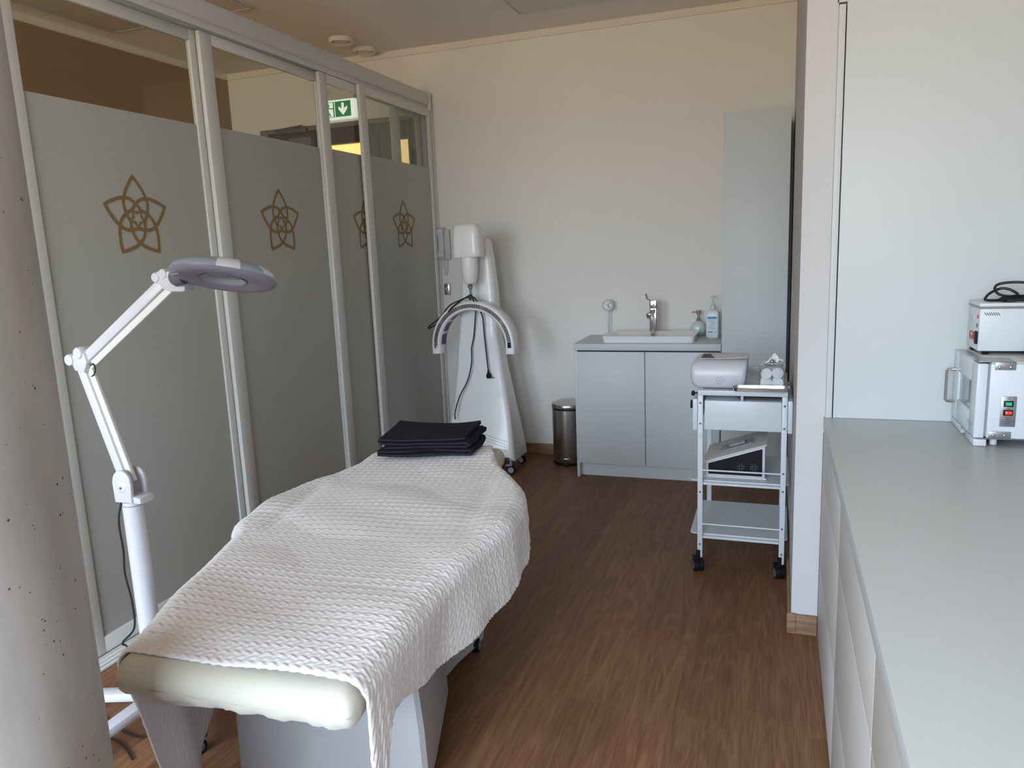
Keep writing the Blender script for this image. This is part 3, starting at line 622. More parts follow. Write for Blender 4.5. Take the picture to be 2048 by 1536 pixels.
# arched underside: raise the middle of the lowest rings
nr_ = len(rings[0])
vv = []
for i_, p in enumerate(bd.v):
    x_, y_, z_ = p
    if z_ < .30:
        u = (x_ - DXc) / .265; lift = .12 * max(0, 1 - u * u) ** .8 * (1 - (z_ - .072) / .228)
        z_ = z_ + lift
    vv.append((x_, y_, z_))
bd.v = vv
bd.build('body', 'gloss', t, ang=60)
from mathutils.bvhtree import BVHTree
bvh = BVHTree.FromPolygons([Vector(p) for p in bd.v], [list(f) for f in bd.f])
vp = MB()
for r_ in range(4):
    for k in range(12):
        hx, hz_ = -1.865 + .0135 * k, .262 - .020 * r_ - .0035 * k
        hit = bvh.ray_cast(Vector((hx, 4.0, hz_)), Vector((0, 1, 0)))[0]
        if hit is not None: vp.lathe([(.0001, -.0012), (.0026, -.0012), (.0026, .004), (.0001, .004)], (hx, hit.y, hz_), 'y', 8)
vp.build('vent_holes', 'gap', t, flat=True)
hy = 4.62
hb = MB(); rings = []
for z_, s_, d_ in ((1.468, 1.0, 1.0), (1.472, 1.015, 1.02), (1.50, 1.02, 1.02), (1.58, .995, 1.0), (1.62, .965, .99), (1.65, .91, .95), (1.668, .82, .86), (1.678, .68, .72), (1.681, .4, .5)):
    hw = .0955 * s_; rings.append([(DXc + a, b, z_) for a, b in rrect(-hw, hw, hy - .070 * d_, hy + .062 * d_, hw * .42, 6)])
hb.loft(rings).build('head_housing', 'gloss', t, ang=60)
MB().box(DXc - .05, DXc + .05, hy + .055, 4.765, 1.475, 1.56, .015, 3).build('head_arm', 'gloss', t)
MB().lathe([(.001, 1.288), (.022, 1.289), (.036, 1.296), (.045, 1.315), (.051, 1.35), (.055, 1.40), (.0565, 1.467), (.001, 1.467)], (DXc, hy, 0), n=40).build('neck_cone', 'gloss', t)
MB().lathe([(.001, 1.20), (.008, 1.20), (.009, 1.25), (.010, 1.262), (.018, 1.268), (.019, 1.278), (.012, 1.287), (.001, 1.2875)], (DXc, hy, 0), n=24).build('ball_joint', 'chrome', t)
MB().lathe([(.001, 1.176), (.030, 1.176), (.030, 1.188), (.020, 1.196), (.010, 1.2), (.001, 1.2)], (DXc + .002, hy, 0), n=28).build('collar', 'chrome', t)
# arch
ax, az, Ro, Ri = -1.917, .885, .297, .236
ay0, ay1 = 4.575, 4.70
MB().box(ax - .046, ax + .046, ay0 + .012, ay0 + .085, az + Ro - .012, az + Ro + .008, .005).build('bracket', 'white', t)
def arch(sec, n_=48, drop=.055):
    """sweep a radial section [(r,y)] round the top half, with straight ends"""
    rings = [[(ax + r_, y_, az - drop) for r_, y_ in sec]]
    for i in range(n_ + 1):
        a = PI * i / n_; rings.append([(ax + r_ * cos(a), y_, az + r_ * sin(a)) for r_, y_ in sec])
    rings.append([(ax - r_, y_, az - drop) for r_, y_ in sec]); return rings
sec = [(Ri, ay0 + .006), (Ri + .007, ay0), (Ro - .010, ay0), (Ro - .003, ay0 + .006), (Ro, ay0 + .02), (Ro, ay1 - .02), (Ro - .02, ay1), (Ri + .012, ay1), (Ri, ay1 - .012)]
MB().loft(arch(sec)).build('arch_shell', 'gloss', t, ang=50)
MB().loft(arch([(Ri + .016, ay0 - .0012), (Ro - .020, ay0 - .0012), (Ro - .020, ay0 + .001), (Ri + .016, ay0 + .001)], drop=.012)).build('perforated_strip', 'ledmetal', t, ang=50)
for g_ in range(5):
    hl = MB()
    for k in range(9):
        a = rad(2 + g_ * 36 + k * 3.2 + 2.5)
        for q in range(4):
            r_ = Ri + .0215 + q * .0062; c_ = (ax + r_ * cos(a), ay0 - .0015, az + r_ * sin(a)); s_ = .0024
            ur = Vector((cos(a), 0, sin(a))); ut = Vector((-sin(a), 0, cos(a))); c_ = Vector(c_)
            hl.loft([[c_ + ur * i_ * s_ + ut * j_ * s_ + Vector((0, d_, 0)) for i_, j_ in ((-1, -1), (1, -1), (1, 1), (-1, 1))] for d_ in (-.0004, .0002)])
    hl.build('perforations', 'gap', t, flat=True)
MB().box(ax + Ri + .017, ax + Ro - .021, ay0 - .003, ay0 - .0013, az - .014, az + .020, .002).build('end_window', 'black', t)
MB().box(ax - Ro + .021, ax - Ri - .017, ay0 - .003, ay0 - .0013, az - .018, az - .006, .002).build('end_trim', 'steel', t)
il = MB()
for g_ in range(4):
    rings = []
    for i in range(9):
        a = rad(93 + g_ * 23 + i * 2.2); rings.append([(ax + r_ * cos(a), y_, az + r_ * sin(a)) for r_, y_ in ((Ri + .001, ay0 + .030), (Ri + .001, ay1 - .02), (Ri - .0015, ay1 - .02), (Ri - .0015, ay0 + .030))])
    il.loft(rings)
il.build('led_strip', 'ledlens', t, flat=True)
# cable hung over the head
cy = ay0 - .014
lp = smoothpath([(ax + .045, hy - .01, 1.172), (ax + .048, cy, 1.19), (ax + .04, cy, 1.205), (ax + .0, cy - .012, 1.208), (ax - .06, cy, 1.19), (ax - .14, cy, 1.155), (ax - .24, cy + .05, 1.07), (ax - .325, cy + .07, 1.015), (ax - .345, cy + .08, 1.00), (ax - .33, cy + .08, .998), (ax - .23, cy + .05, 1.052), (ax - .12, cy, 1.145), (ax - .02, cy - .008, 1.205), (ax + .015, cy, 1.222), (ax + .028, cy, 1.21), (ax + .026, cy + .02, 1.18), (ax + .03, hy + .04, 1.12), (ax + .045, hy + .06, 1.06), (ax + .052, hy + .055, .95), (ax + .062, hy + .055, .80), (ax + .07, hy + .05, .715)], 6)
cb = MB().tube(lp, .0048, 8)
cb.tube(smoothpath([(ax - .0, cy + .01, 1.20), (ax - .002, hy + .05, 1.12), (ax - .012, hy + .065, 1.06), (ax - .028, hy + .06, .93), (ax - .045, hy + .055, .86), (ax - .05, hy + .05, .75), (ax - .082, hy + .04, .63), (ax - .135, hy + .02, .53), (ax - .165, hy - .01, .42), (ax - .162, hy - .02, .37)], 6), .0045, 8)
pc = cb.build('power_cord', 'blackcord', t, ang=60)
MB().lathe([(.004, .0), (.007, -.02), (.010, -.035)], (ax + .071, hy + .05, .715)).box(ax + .058, ax + .088, hy + .035, hy + .065, .65, .682, .006).rod((ax + .086, hy + .045, .66), (ax + .108, hy + .04, .656), .0024).rod((ax + .086, hy + .057, .656), (ax + .108, hy + .052, .652), .0024).build('plug', 'black', pc)
def caster(root, cx, cy_, rw_, wd, ang_, body='black', hub='grey', fork='white', name='caster'):
    a = rad(ang_); F = Matrix.Translation((cx, cy_, rw_)) @ Matrix.Rotation(a, 4, 'Z')
    o1 = MB().lathe([(rw_ * .55, -wd / 2), (rw_ * .92, -wd / 2), (rw_, -wd / 2 + .003), (rw_, -wd * .12), (rw_ * .8, -wd * .1), (rw_ * .8, wd * .1), (rw_, wd * .12), (rw_, wd / 2 - .003), (rw_ * .92, wd / 2), (rw_ * .55, wd / 2)], (0, 0, 0), 'x', 28).xf(F).build(name, body, root)
    MB().lathe([(.0005, -wd / 2 - .001), (rw_ * .66, -wd / 2 - .001), (rw_ * .66, wd / 2 + .001), (.0005, wd / 2 + .001)], (0, 0, 0), 'x', 24).xf(F).build('hub', hub, o1)
    fk = MB().box(-wd * .42, wd * .42, -rw_ * .3, rw_ * 1.15, rw_ * .85, rw_ * 1.18, .003).xf(F)
    fk.lathe([(.009, rw_ * 1.15), (.009, rw_ * 2.0 + .01)], (cx, cy_, rw_)).build('fork', fork, o1)
    return o1
caster(t, -1.690, 4.612, .031, .026, 100, hub='grey', fork='grey')
caster(t, -2.15, 4.622, .031, .024, 75, hub='grey', fork='grey')
caster(t, -1.70, 4.87, .031, .024, 75, hub='grey', fork='grey')
caster(t, -2.14, 4.87, .031, .024, 75, hub='grey', fork='grey')

# ------------------------------------------------------------------ rolling trolley
FY, BY = 3.36, 3.87
t = thing('rolling_trolley', (-.14, 3.61, 0), 'white metal rolling trolley with drawer and open shelves beside the wall pier', 'trolley')
for lx, ly in ((-.318, FY + .01), (.037, FY + .01), (-.318, BY - .01), (.037, BY - .01)):
    MB().box(lx - .0115, lx + .0115, ly - .010, ly + .010, .062, .83, .002).build('leg', 'metalwhite', t)
fr_ = MB().box(-.3295, .0485, FY, FY + .020, .830, .853, .002).box(-.3295, .0485, BY - .020, BY, .830, .853, .002)
fr_.box(-.3295, -.3095, FY + .02, BY - .02, .830, .853, .002).box(.0285, .0485, FY + .02, BY - .02, .830, .853, .002)
fr_.build('top_frame', 'metalwhite', t)
MB().box(-.3090, .0280, FY + .021, BY - .021, .843, .851).build('top_shelf', 'metalwhite', t, flat=True)
MB().box(-.31, .04, BY - .008, BY - .001, .854, .882, .002).build('back_rail', 'metalwhite', t)
for z_ in (.425, .168):
    MB().box(-.3050, .0245, FY + .002, BY, z_ - .010, z_, .001).loft([[(a, b, zz) for a, b in rrect(-.365, .062, FY + .025, BY - .02, .02)] for zz in (z_ + .0005, z_ + .006)]).build('shelf', 'metalwhite', t)
    for gy in (FY + .006,): MB().rod((-.318, gy, z_ + .058), (.037, gy, z_ + .058), .0038).build('guard_rod', 'metalwhite', t)
MB().box(-.300, .0245, FY + .005, BY - .03, .673, .806, .002).build('drawer_box', 'metalwhite', t)
d1 = MB().box(-.352, -.331, FY + .004, BY - .02, .668, .812, .003).build('drawer_front', 'metalwhite', t)
MB().box(-.364, -.353, FY + .02, FY + .05, .765, .80, .004).build('handle', 'black', d1)
MB().box(.050, .070, FY + .004, BY - .02, .668, .812, .003).build('drawer_back', 'metalwhite', t)
hk = MB().box(-.360, -.344, FY + .015, FY + .035, .823, .845, .006).rod((-.344, FY + .02, .835), (-.325, FY + .02, .84), .003)
hk.build('brake_knob', 'black', t)
for lx, zs in ((-.318, (.795, .700, .380, .128)), (.037, (.790, .690, .487, .405, .232, .112))):
    for z_ in zs:
        MB().lathe([(.0005, -.0012), (.0042, -.0012), (.005, 0), (.0005, .0005)], (lx, FY - .0002, z_), 'y', 12).build('bolt_cap', 'dgrey', t)
MB().box(-.322, -.314, FY - .003, FY, .635, .655, .001).build('clip', 'white', t)
MB().lathe([(.006, .807), (.0065, .829)], (-.14, FY + .012, 0), n=12).build('support_peg', 'white', t)
for cx, cy_ in ((-.325, FY + .0), (.030, FY + .002), (-.325, BY), (.030, BY)):
    caster(t, cx, cy_ - .005, .030, .044, 20, body='black', hub='dgrey', fork='black')

# things on the trolley
t = thing('treatment_device', (-.245, 3.50, .8535), 'rounded white desktop treatment device on the trolley top left', 'device')
rings = []
for z_, xa, xb, yf, yb in ((.8545, -.335, -.150, 3.415, 3.60), (.860, -.350, -.138, 3.405, 3.615), (.872, -.360, -.129, 3.398, 3.625), (.90, -.3655, -.126, 3.392, 3.63), (.945, -.366, -.1235, 3.396, 3.63), (.962, -.362, -.1225, 3.408, 3.63), (.974, -.352, -.122, 3.428, 3.628), (.982, -.338, -.122, 3.46, 3.62), (.986, -.320, -.124, 3.50, 3.61)):
    rings.append([(a, b, z_) for a, b in rrect(xa, xb, yf, yb, .022, 5)])
MB().loft(rings).build('housing', 'white', t, ang=60)
lg = MB()
rg = [(-.238 + .0155 * cos(2 * PI * i / 36), 3.3915 + .0, .893 + .0155 * sin(2 * PI * i / 36)) for i in range(36)]
lg.tube(rg, .0006, 6, closed=True)
lg.build('ring_mark', 'inkgrey', t)
letter_marks(5, .0045, frame_m((-.238, 3.3912, .893), (1, 0, 0), (0, 0, 1)), .0002).build('lettering', 'inkgrey', t, flat=True)
t = thing('leaflet', (-.235, 3.50, .987), 'white leaflet with a brown corner lying on the rounded device', 'leaflet')
lf = []
for i in range(13):
    u = i / 12; row = []
    for j in range(5):
        v_ = j / 4; row.append((-.326 + u * .205, 3.418 + v_ * .14, .9885 + .010 * max(0, u - .45) ** 1.3 * (1 - v_ * .3) + .012 * (1 - u) * v_ * 0 + (.0 if v_ > .3 else -.0006)))
    lf.append(row)
top = MB().grid(lf); n0 = len(top.v)
lfb = [[(p[0], p[1], p[2] - .0016) for p in r_] for r_ in lf]
pz = MB().grid(lf); 
nr, nc = 13, 5
vs_ = [p for r_ in lf for p in r_] + [p for r_ in lfb for p in r_]; fs_ = []
for i in range(nr - 1):
    for j in range(nc - 1):
        a = i * nc + j; fs_.append((a, a + 1, a + nc + 1, a + nc)); a += nr * nc; fs_.append((a + nc, a + nc + 1, a + 1, a))
bd_ = [(i * nc, (i + 1) * nc) for i in range(nr - 1)] + [((nr - 1) * nc + j, (nr - 1) * nc + j + 1) for j in range(nc - 1)] + [((i + 1) * nc + nc - 1, i * nc + nc - 1) for i in range(nr - 1)][::-1] + [(j + 1, j) for j in range(nc - 1)][::-1]
for a, b in bd_: fs_.append((a, b, b + nr * nc, a + nr * nc))
MB().add(vs_, fs_).build('sheet', 'paper', t, ang=40)
MB().prism([(-.322, 3.424), (-.262, 3.424), (-.290, 3.552), (-.322, 3.552)], 'z', .9888, .9892).build('brown_print', 'brown', t, flat=True)
# tray in front
t = thing('instrument_tray', (-.065, 3.36, .854), 'narrow polished steel instrument tray on the front edge of the trolley top', 'tray')
def trayrings(x0, x1, y0, y1, z0, h, r_):
    R3 = lambda ins, z_: [(a, b, z_) for a, b in rrect(x0 + ins, x1 - ins, y0 + ins, y1 - ins, max(r_ - ins, .004), 5)]
    return [R3(.010, z0), R3(.004, z0 + .003), R3(.001, z0 + h - .002), R3(-.004, z0 + h), R3(-.003, z0 + h + .0014), R3(.003, z0 + h), R3(.007, z0 + .004), R3(.013, z0 + .002)]
MB().loft(trayrings(-.182, .052, 3.328, 3.398, .854, .019, .024)).build('tray_pan', 'tray', t, ang=50)
tag(MB().loft(trayrings(-.165, .020, 3.388, 3.62, .8075, .012, .02)).build('instrument_tray', 'coldmetal', None, ang=50), 'shallow dull steel tray lying on the drawer box under the trolley top', 'tray')
# acrylic box with cotton pads
ax0, ax1, ay_0, ay_1, az0, az1 = -.072, .036, 3.405, 3.51, .8535, .952
t = thing('acrylic_box', ((ax0 + ax1) / 2, 3.457, az0), 'clear acrylic box holding cotton pads on the trolley top', 'box')
w_ = .003
ab = MB().box(ax0, ax1, ay_0, ay_0 + w_, az0, az1).box(ax0, ax1, ay_1 - w_, ay_1, az0, az1).box(ax0, ax0 + w_, ay_0 + w_, ay_1 - w_, az0, az1).box(ax1 - w_, ax1, ay_0 + w_, ay_1 - w_, az0, az1).box(ax0 + w_, ax1 - w_, ay_0 + w_, ay_1 - w_, az0, az0 + w_)
ab.build('container', 'acrylic', t, flat=True)
MB().box(ax0 - .002, ax1 + .002, ay_0 - .002, ay_1 + .002, az1 + .0005, az1 + .007, .001).build('lid', 'acrylic', t, flat=True)
MB().lathe([(.0005, 0), (.008, 0), (.004, .003), (.0035, .008), (.0005, .008)], (-.019, 3.43, az1 + .0075)).sphere((-.019, 3.43, az1 + .0235), .0095, 10).build('lid_knob', 'chrome', t)
pads = [(-.043, 3.43, .880, 78, 10), (.007, 3.43, .880, 82, -15), (-.043, 3.462, .882, 64, 0), (.006, 3.462, .884, 66, 8), (-.040, 3.435, .918, 72, -20), (.004, 3.432, .922, 70, 15), (-.020, 3.465, .925, 40, 10), (.008, 3.472, .912, 35, 0)]
first = None
for i_, (x_, y_, z_, tl, yw) in enumerate(pads):
    if first is None:
        prof_ = [(.0005, -.004), (.022, -.004), (.0245, -.0025), (.025, 0), (.0245, .0025), (.022, .004), (.0005, .004)]
        o_ = MB().lathe(prof_, (0, 0, 0), 'z', 28); me_o = o_.build('cotton_pad', 'cotton'); first = me_o
    else:
        me_o = first.copy(); COL.objects.link(me_o)
    me_o.location = (x_, y_, z_); me_o.rotation_euler = (rad(tl), 0, rad(yw)); me_o['_org'] = (x_, y_, z_)
    tag(me_o, 'round white cotton pad in the clear acrylic box', 'cotton pad', 'cotton pads in the acrylic box')
# crumpled tissue on the lid
tv = []; rt = random.Random(3)
for i in range(13):
    row = []
    for j in range(13):
        u = (i / 12 - .5); v_ = (j / 12 - .5); r_ = math.hypot(u, v_) * 2
        row.append((-.012 + u * .082 * (1 + .12 * rt.uniform(-1, 1)), 3.475 + v_ * .062, .9605 + .042 * abs(sin(3.1 * u + 1.2)) * abs(cos(5 * v_ + 6 * u)) * (1.1 - r_ * .5) + rt.uniform(0, .006)))
    tv.append(row)
tis = MB().grid(tv).build('crumpled_tissue', 'cotton', None, ang=25)
tag(tis, 'crumpled white tissue lying on the lid of the clear acrylic box', 'tissue')
md = tis.modifiers.new('thick', 'SOLIDIFY'); md.thickness = .001

# wedge device on the middle shelf
t = thing('wedge_device', (-.17, 3.56, .432), 'white wedge shaped appliance with black side vent on the middle trolley shelf', 'device')
y0, y1 = 3.435, 3.72
MB().prism([(-.298, .4335), (-.040, .4335), (-.040, .588), (-.298, .500)], 'y', y0, y1, .003).build('housing', 'white', t)
MB().prism([(-.306, .4320), (-.034, .4320), (-.034, .4398), (-.306, .4398)], 'y', y0 - .004, y0 - .0005).build('base_lip', 'white', t, flat=True)
slope = (.588 - .500) / .258
MB().prism([(-.306, .4985), (-.034, .591), (-.034, .600), (-.306, .5075)], 'y', y0 - .008, y1 + .006, .002).build('top_plate', 'lamdark', t)
MB().prism([(-.288, .447), (-.052, .447), (-.052, .572), (-.055, .575), (-.288, .497)], 'y', y0 - .0015, y0 - .0002).build('vent_panel', 'black', t, flat=True)
fb = MB()
for cx in (-.145, -.088):
    for k in range(8):
        a = k * PI / 4 + .2; fb.beam((cx + .006 * cos(a), y0 - .002, .486 + .006 * sin(a)), (cx + .019 * cos(a + .35), y0 - .002, .486 + .019 * sin(a + .35)), .0022, .0008, up=(0, 1, 0), bev=0)
fb.build('fan_slots', 'dgrey', t, flat=True)
sl = math.atan(slope)
F = Matrix.Translation((-.170, 3.575, .5545)) @ Matrix.Rotation(-sl, 4, 'Y')
MB().prism(rrect(-.075, .080, -.055, .050, .014), 'z', -.001, .002, .0008).xf(F).build('control_panel', 'grey', t)
MB().box(-.040, .045, -.028, .028, .0022, .006, .001).xf(F).build('handle_recess', 'dgrey', t)
MB().box(-.034, .043, -.026, .022, .0062, .0085, .001).xf(F).build('display', 'lamdark', t)

# ------------------------------------------------------------------ right-hand worktop and base cabinets
tag(MB().box(.164, XW - .001, -.9, YP - .001, .818, .860, .0015).build('long_worktop', 'lamtop'), 'long pale grey-white worktop along the right side', 'worktop')
edges = [2.868, 2.062, 1.290, .518, -.254]
names = ['white drawer cabinet under the worktop, farthest, beside the wall pier', 'white drawer cabinet under the worktop, second from the wall pier', 'white drawer cabinet under the worktop, third from the wall pier', 'white drawer cabinet under the worktop, nearest to the camera']
for k in range(3):
    a, b = edges[k + 1], edges[k]
    t = thing('drawer_cabinet', (.56, (a + b) / 2, 0), names[k], 'cabinet', 'base cabinets under the long worktop')
    MB().box(.188, XW - .002, a + .001, b - .001, .06, .816).build('body', 'lam', t, flat=True)
    MB().box(.20, .215, a + .002, b - .002, 0, .059).build('plinth', 'lam', t, flat=True)
    for z0_, z1_ in ((.632, .810), (.298, .629), (.010, .295)):
        MB().box(.167, .187, a + .0016, b - .0016, z0_, z1_, .0022, 3).build('drawer_front', 'lamdark', t)

# tall cabinet standing on the worktop
t = thing('wall_cabinet', (.55, 3.07, .8605), 'large white cabinet standing on the far end of the long worktop', 'cabinet')
MB().box(.170, .1905, 2.852, 3.28, .8605, 2.25, .001).build('side_panel', 'lam', t)
MB().box(.1945, .93, 2.856, 2.875, .8605, 2.262, .001).build('door', 'lam', t)
MB().box(.191, .945, 2.877, 3.28, .8605, 2.25).build('body', 'gap', t, flat=True)

# ------------------------------------------------------------------ towel warmer cabinet
t = thing('towel_warmer', (.74, 2.69, .8605), 'white towel warmer cabinet with steel hinges at the end of the worktop', 'towel warmer')
MB().box(.599, .90, 2.532, 2.846, .886, 1.112, .003).build('body', 'metalwhite', t)
MB().box(.601, .90, 2.534, 2.846, 1.1122, 1.1175, .002).build('top_plate', 'lamdark', t)
dw = MB().box(.565, .592, 2.530, 2.600, .886, 1.112, .002).box(.565, .592, 2.775, 2.846, .886, 1.112, .002).box(.565, .592, 2.600, 2.775, .886, .955, .002).box(.565, .592, 2.600, 2.775, 1.048, 1.112, .002)
dw_o = dw.build('door', 'metalwhite', t)
MB().box(.572, .578, 2.598, 2.777, .953, 1.050).build('door_window', 'ovenglass', dw_o, flat=True)
MB().box(.5925, .5985, 2.537, 2.846, .890, 1.110).build('door_seal', 'grey', t, flat=True)
hh = [(.566, 2.80, 1.052), (.540, 2.80, 1.052), (.536, 2.80, 1.048), (.536, 2.80, .948), (.540, 2.80, .944), (.566, 2.80, .944)]
MB().tube(hh, .0045, 10).build('door_handle', 'steel', dw_o)
MB().box(.566, .660, 2.526, 2.60, 1.1178, 1.1205, .001).box(.609, .662, 2.5285, 2.5315, 1.094, 1.1175, .002).build('hinge', 'steelplate', t)
MB().box(.604, .662, 2.5285, 2.5315, .886, .9075, .002).box(.575, .662, 2.528, 2.60, .8835, .8858).build('hinge', 'steelplate', t)
for xx, zz in ((.621, 1.1025), (.649, 1.1025), (.617, .8955), (.646, .8955)):
    MB().lathe([(.0005, -.003), (.0035, -.0022), (.0048, 0), (.0005, 0)], (xx, 2.5284, zz), 'y', 14).build('screw', 'chrome', t)
bp_ = MB().box(.566, .60, 2.528, 2.64, .861, .882, .002).box(.566, .60, 2.69, 2.846, .861, .882, .002).box(.566, .598, 2.63, 2.70, .872, .882, .002)
bp_.build('base_plinth', 'white', t)
MB().lathe([(.010, 0), (.010, .024)], (.625, 2.56, .861)).build('foot', 'white', t)
MB().lathe([(.010, 0), (.010, .024)], (.88, 2.56, .861)).build('foot', 'white', t)
MB().box(.605, .895, 2.62, 2.84, .861, .8855).build('under_tray', 'grey', t, flat=True)
sp_ = MB().box(.6305, .6705, 2.5292, 2.5318, .923, 1.0155, .001).build('switch_plate', 'steelplate', t)
MB().box(.6375, .6625, 2.527, 2.529, .984, 1.002, .002).build('indicator_housing', 'black', sp_)
MB().box(.642, .658, 2.5262, 2.5272, .988, .998).build('indicator_lens', 'green', sp_, flat=True)
MB().box(.6375, .6625, 2.527, 2.529, .957, .975, .002).build('switch_housing', 'black', sp_)
MB().box(.6425, .6600, 2.5245, 2.5272, .960, .972, .001).build('rocker', 'red', sp_)
MB().box(.652, .658, 2.5240, 2.5244, .9655, .9667).build('rocker_mark', 'paper', sp_, flat=True)
MB().tube([(.6457 + .0018 * cos(a * PI / 6), 2.5242, .966 + .0018 * sin(a * PI / 6)) for a in range(12)], .0005, 5, closed=True).build('rocker_mark', 'paper', sp_)
tm = MB()
for s_, z_, sz in ((5, .979, .0038), (6, .9515, .0042), (4, .9452, .0042), (17, .9395, .0026), (1, .9365, .0026), (9, .9330, .0030)):
    q = letter_marks(s_, sz, frame_m((.6505, 2.5290, z_), (1, 0, 0), (0, 0, 1)), .0001); tm.add(q.v, q.f)
tm.build('lettering', 'inkdark', sp_, flat=True)
for z_ in (1.010, .928): MB().lathe([(.0005, -.002), (.0025, -.0016), (.0034, 0), (.0005, 0)], (.6505, 2.5292, z_), 'y', 12).build('screw', 'chrome', sp_)
letter_marks(9, .011, frame_m((.5648, 2.585, .921), (0, -1, 0), (0, 0, 1)), .0001).build('lettering', 'inkgrey', dw_o, flat=True)

# wax heater on top
t = thing('wax_heater', (.70, 2.76, 1.119), 'small white wax heater box with vent slots on top of the towel warmer', 'wax heater')
MB().box(.594, .80, 2.680, 2.826, 1.129, 1.262, .003).build('housing', 'metalwhite', t)
MB().box(.5925, .802, 2.682, 2.828, 1.2625, 1.2675).build('rim_shadow', 'coldmetal', t, flat=True)
MB().box(.592, .802, 2.678, 2.828, 1.268, 1.279, .002).build('lid', 'metalwhite', t)
sv = MB()
for k in range(7):
    x_ = .605 + .006 * k; sv.beam((x_, 2.6792, 1.250), (x_ + .007, 2.6792, 1.241), .0016, .0008, up=(0, 1, 0), bev=0)
sv.build('vent_slots', 'black', t, flat=True)
for xx, yy in ((.608, 2.80), (.618, 2.695), (.785, 2.695), (.785, 2.80)): MB().lathe([(.009, 1.1185), (.011, 1.1288)], (xx, yy, 0)).build('rubber_foot', 'black', t)
MB().lathe([(.0005, -.0018), (.013, -.0018), (.014, 0), (.0005, 0)], (.594, 2.765, 1.226), 'x', 24).build('dial', 'lamdark', t)
MB().lathe([(.0005, -.0025), (.006, -.0025), (.006, 0), (.0005, 0)], (.594, 2.700, 1.236), 'x', 16).build('indicator_lamp', 'red', t)
MB().lathe([(.0005, -.0025), (.006, -.0025), (.006, 0), (.0005, 0)], (.594, 2.703, 1.208), 'x', 16).build('knob', 'dgrey', t)
MB().box(.5928, .5938, 2.695, 2.795, 1.155, 1.183).build('warning_label', 'redprint', t, flat=True)
MB().prism([(2.785, 1.180), (2.745, 1.180), (2.765, 1.163)], 'x', .5922, .5926).box(.5922, .5926, 2.730, 2.790, 1.156, 1.160).build('label_print', 'pink', t, flat=True)
MB().box(.588, .5938, 2.688, 2.712, 1.15, 1.19, .002).build('rocker_switch', 'black', t)
# coiled cable lying on the heater
cc = smoothpath([(.668, 2.735, 1.2845), (.640, 2.72, 1.2845), (.618, 2.71, 1.286), (.612, 2.715, 1.290), (.628, 2.735, 1.305), (.655, 2.745, 1.318), (.675, 2.74, 1.319), (.695, 2.73, 1.309), (.70, 2.72, 1.300), (.68, 2.725, 1.296), (.655, 2.74, 1.302), (.645, 2.75, 1.318), (.655, 2.755, 1.332), (.69, 2.75, 1.338), (.73, 2.74, 1.334), (.76, 2.735, 1.31), (.75, 2.73, 1.29), (.70, 2.72, 1.2865), (.67, 2.70, 1.2845), (.69, 2.695, 1.286), (.74, 2.70, 1.292)], 7)
t = thing('coiled_cable', (.69, 2.73, 1.2795), 'coiled black power cable lying on top of the wax heater', 'cable')
MB().tube(cc, .0042, 8).build('cable_loop', 'blackcord', t, ang=60)
MB().tube([(.650, 2.712, 1.2868), (.665, 2.712, 1.289), (.69, 2.715, 1.291), (.745, 2.72, 1.291)], [.005, .010, .0105, .0105], 12).build('connector', 'black', t)
# metal dish and crinkled packet
t = thing('metal_dish', (.757, 2.64, 1.118), 'round steel dish at the right picture edge on the towel warmer', 'dish')
MB().lathe([(.001, 0), (.034, 0), (.044, .010), (.047, .020), (.0485, .0205), (.046, .019), (.042, .010), (.033, .002), (.001, .002)], (.755, 2.632, 1.1205), n=40).build('bowl', 'coldmetal', t)
pk = []; rt = random.Random(9)
for i in range(9):
    pk.append([(.732 + .05 * i / 8 + rt.uniform(-.002, .002), 2.615 + .045 * j / 8, 1.128 + .035 * sin(PI * i / 8) ** .6 * sin(PI * j / 8) ** .6 + rt.uniform(0, .006)) for j in range(9)])
po = MB().grid(pk).build('crinkled_packet', 'bag', None, ang=20)
tag(po, 'crinkled lilac film packet lying in the steel dish', 'packet'); md = po.modifiers.new('thick', 'SOLIDIFY'); md.thickness = .0008

# ------------------------------------------------------------------ magnifier lamp
LX, LY = -1.925, 1.74
t = thing('magnifier_lamp', (LX, LY, 0), 'white floor standing magnifier lamp with jointed arm beside the concrete column', 'magnifier lamp')
MB().lathe([(.038, .06), (.038, .115), (.033, .12), (.032, .125), (.032, .752), (.001, .754)], (LX, LY, 0), n=36).build('pole', 'white', t)
MB().lathe([(.001, .045), (.050, .045), (.056, .055), (.056, .105), (.048, .118), (.001, .120)], (LX, LY, 0), n=36).build('base_hub', 'white', t)
for k in range(5):
    a = rad(192 + 72 * k); e_ = (LX + .30 * cos(a), LY + .30 * sin(a), .068)
    lgm = MB().beam((LX + .045 * cos(a), LY + .045 * sin(a), .088), e_, .052, .034, bev=.012).build('base_leg', 'white', t)
    caster(t, LX + .275 * cos(a), LY + .275 * sin(a), .026, .036, math.degrees(a), body='black', hub='dgrey', fork='black')
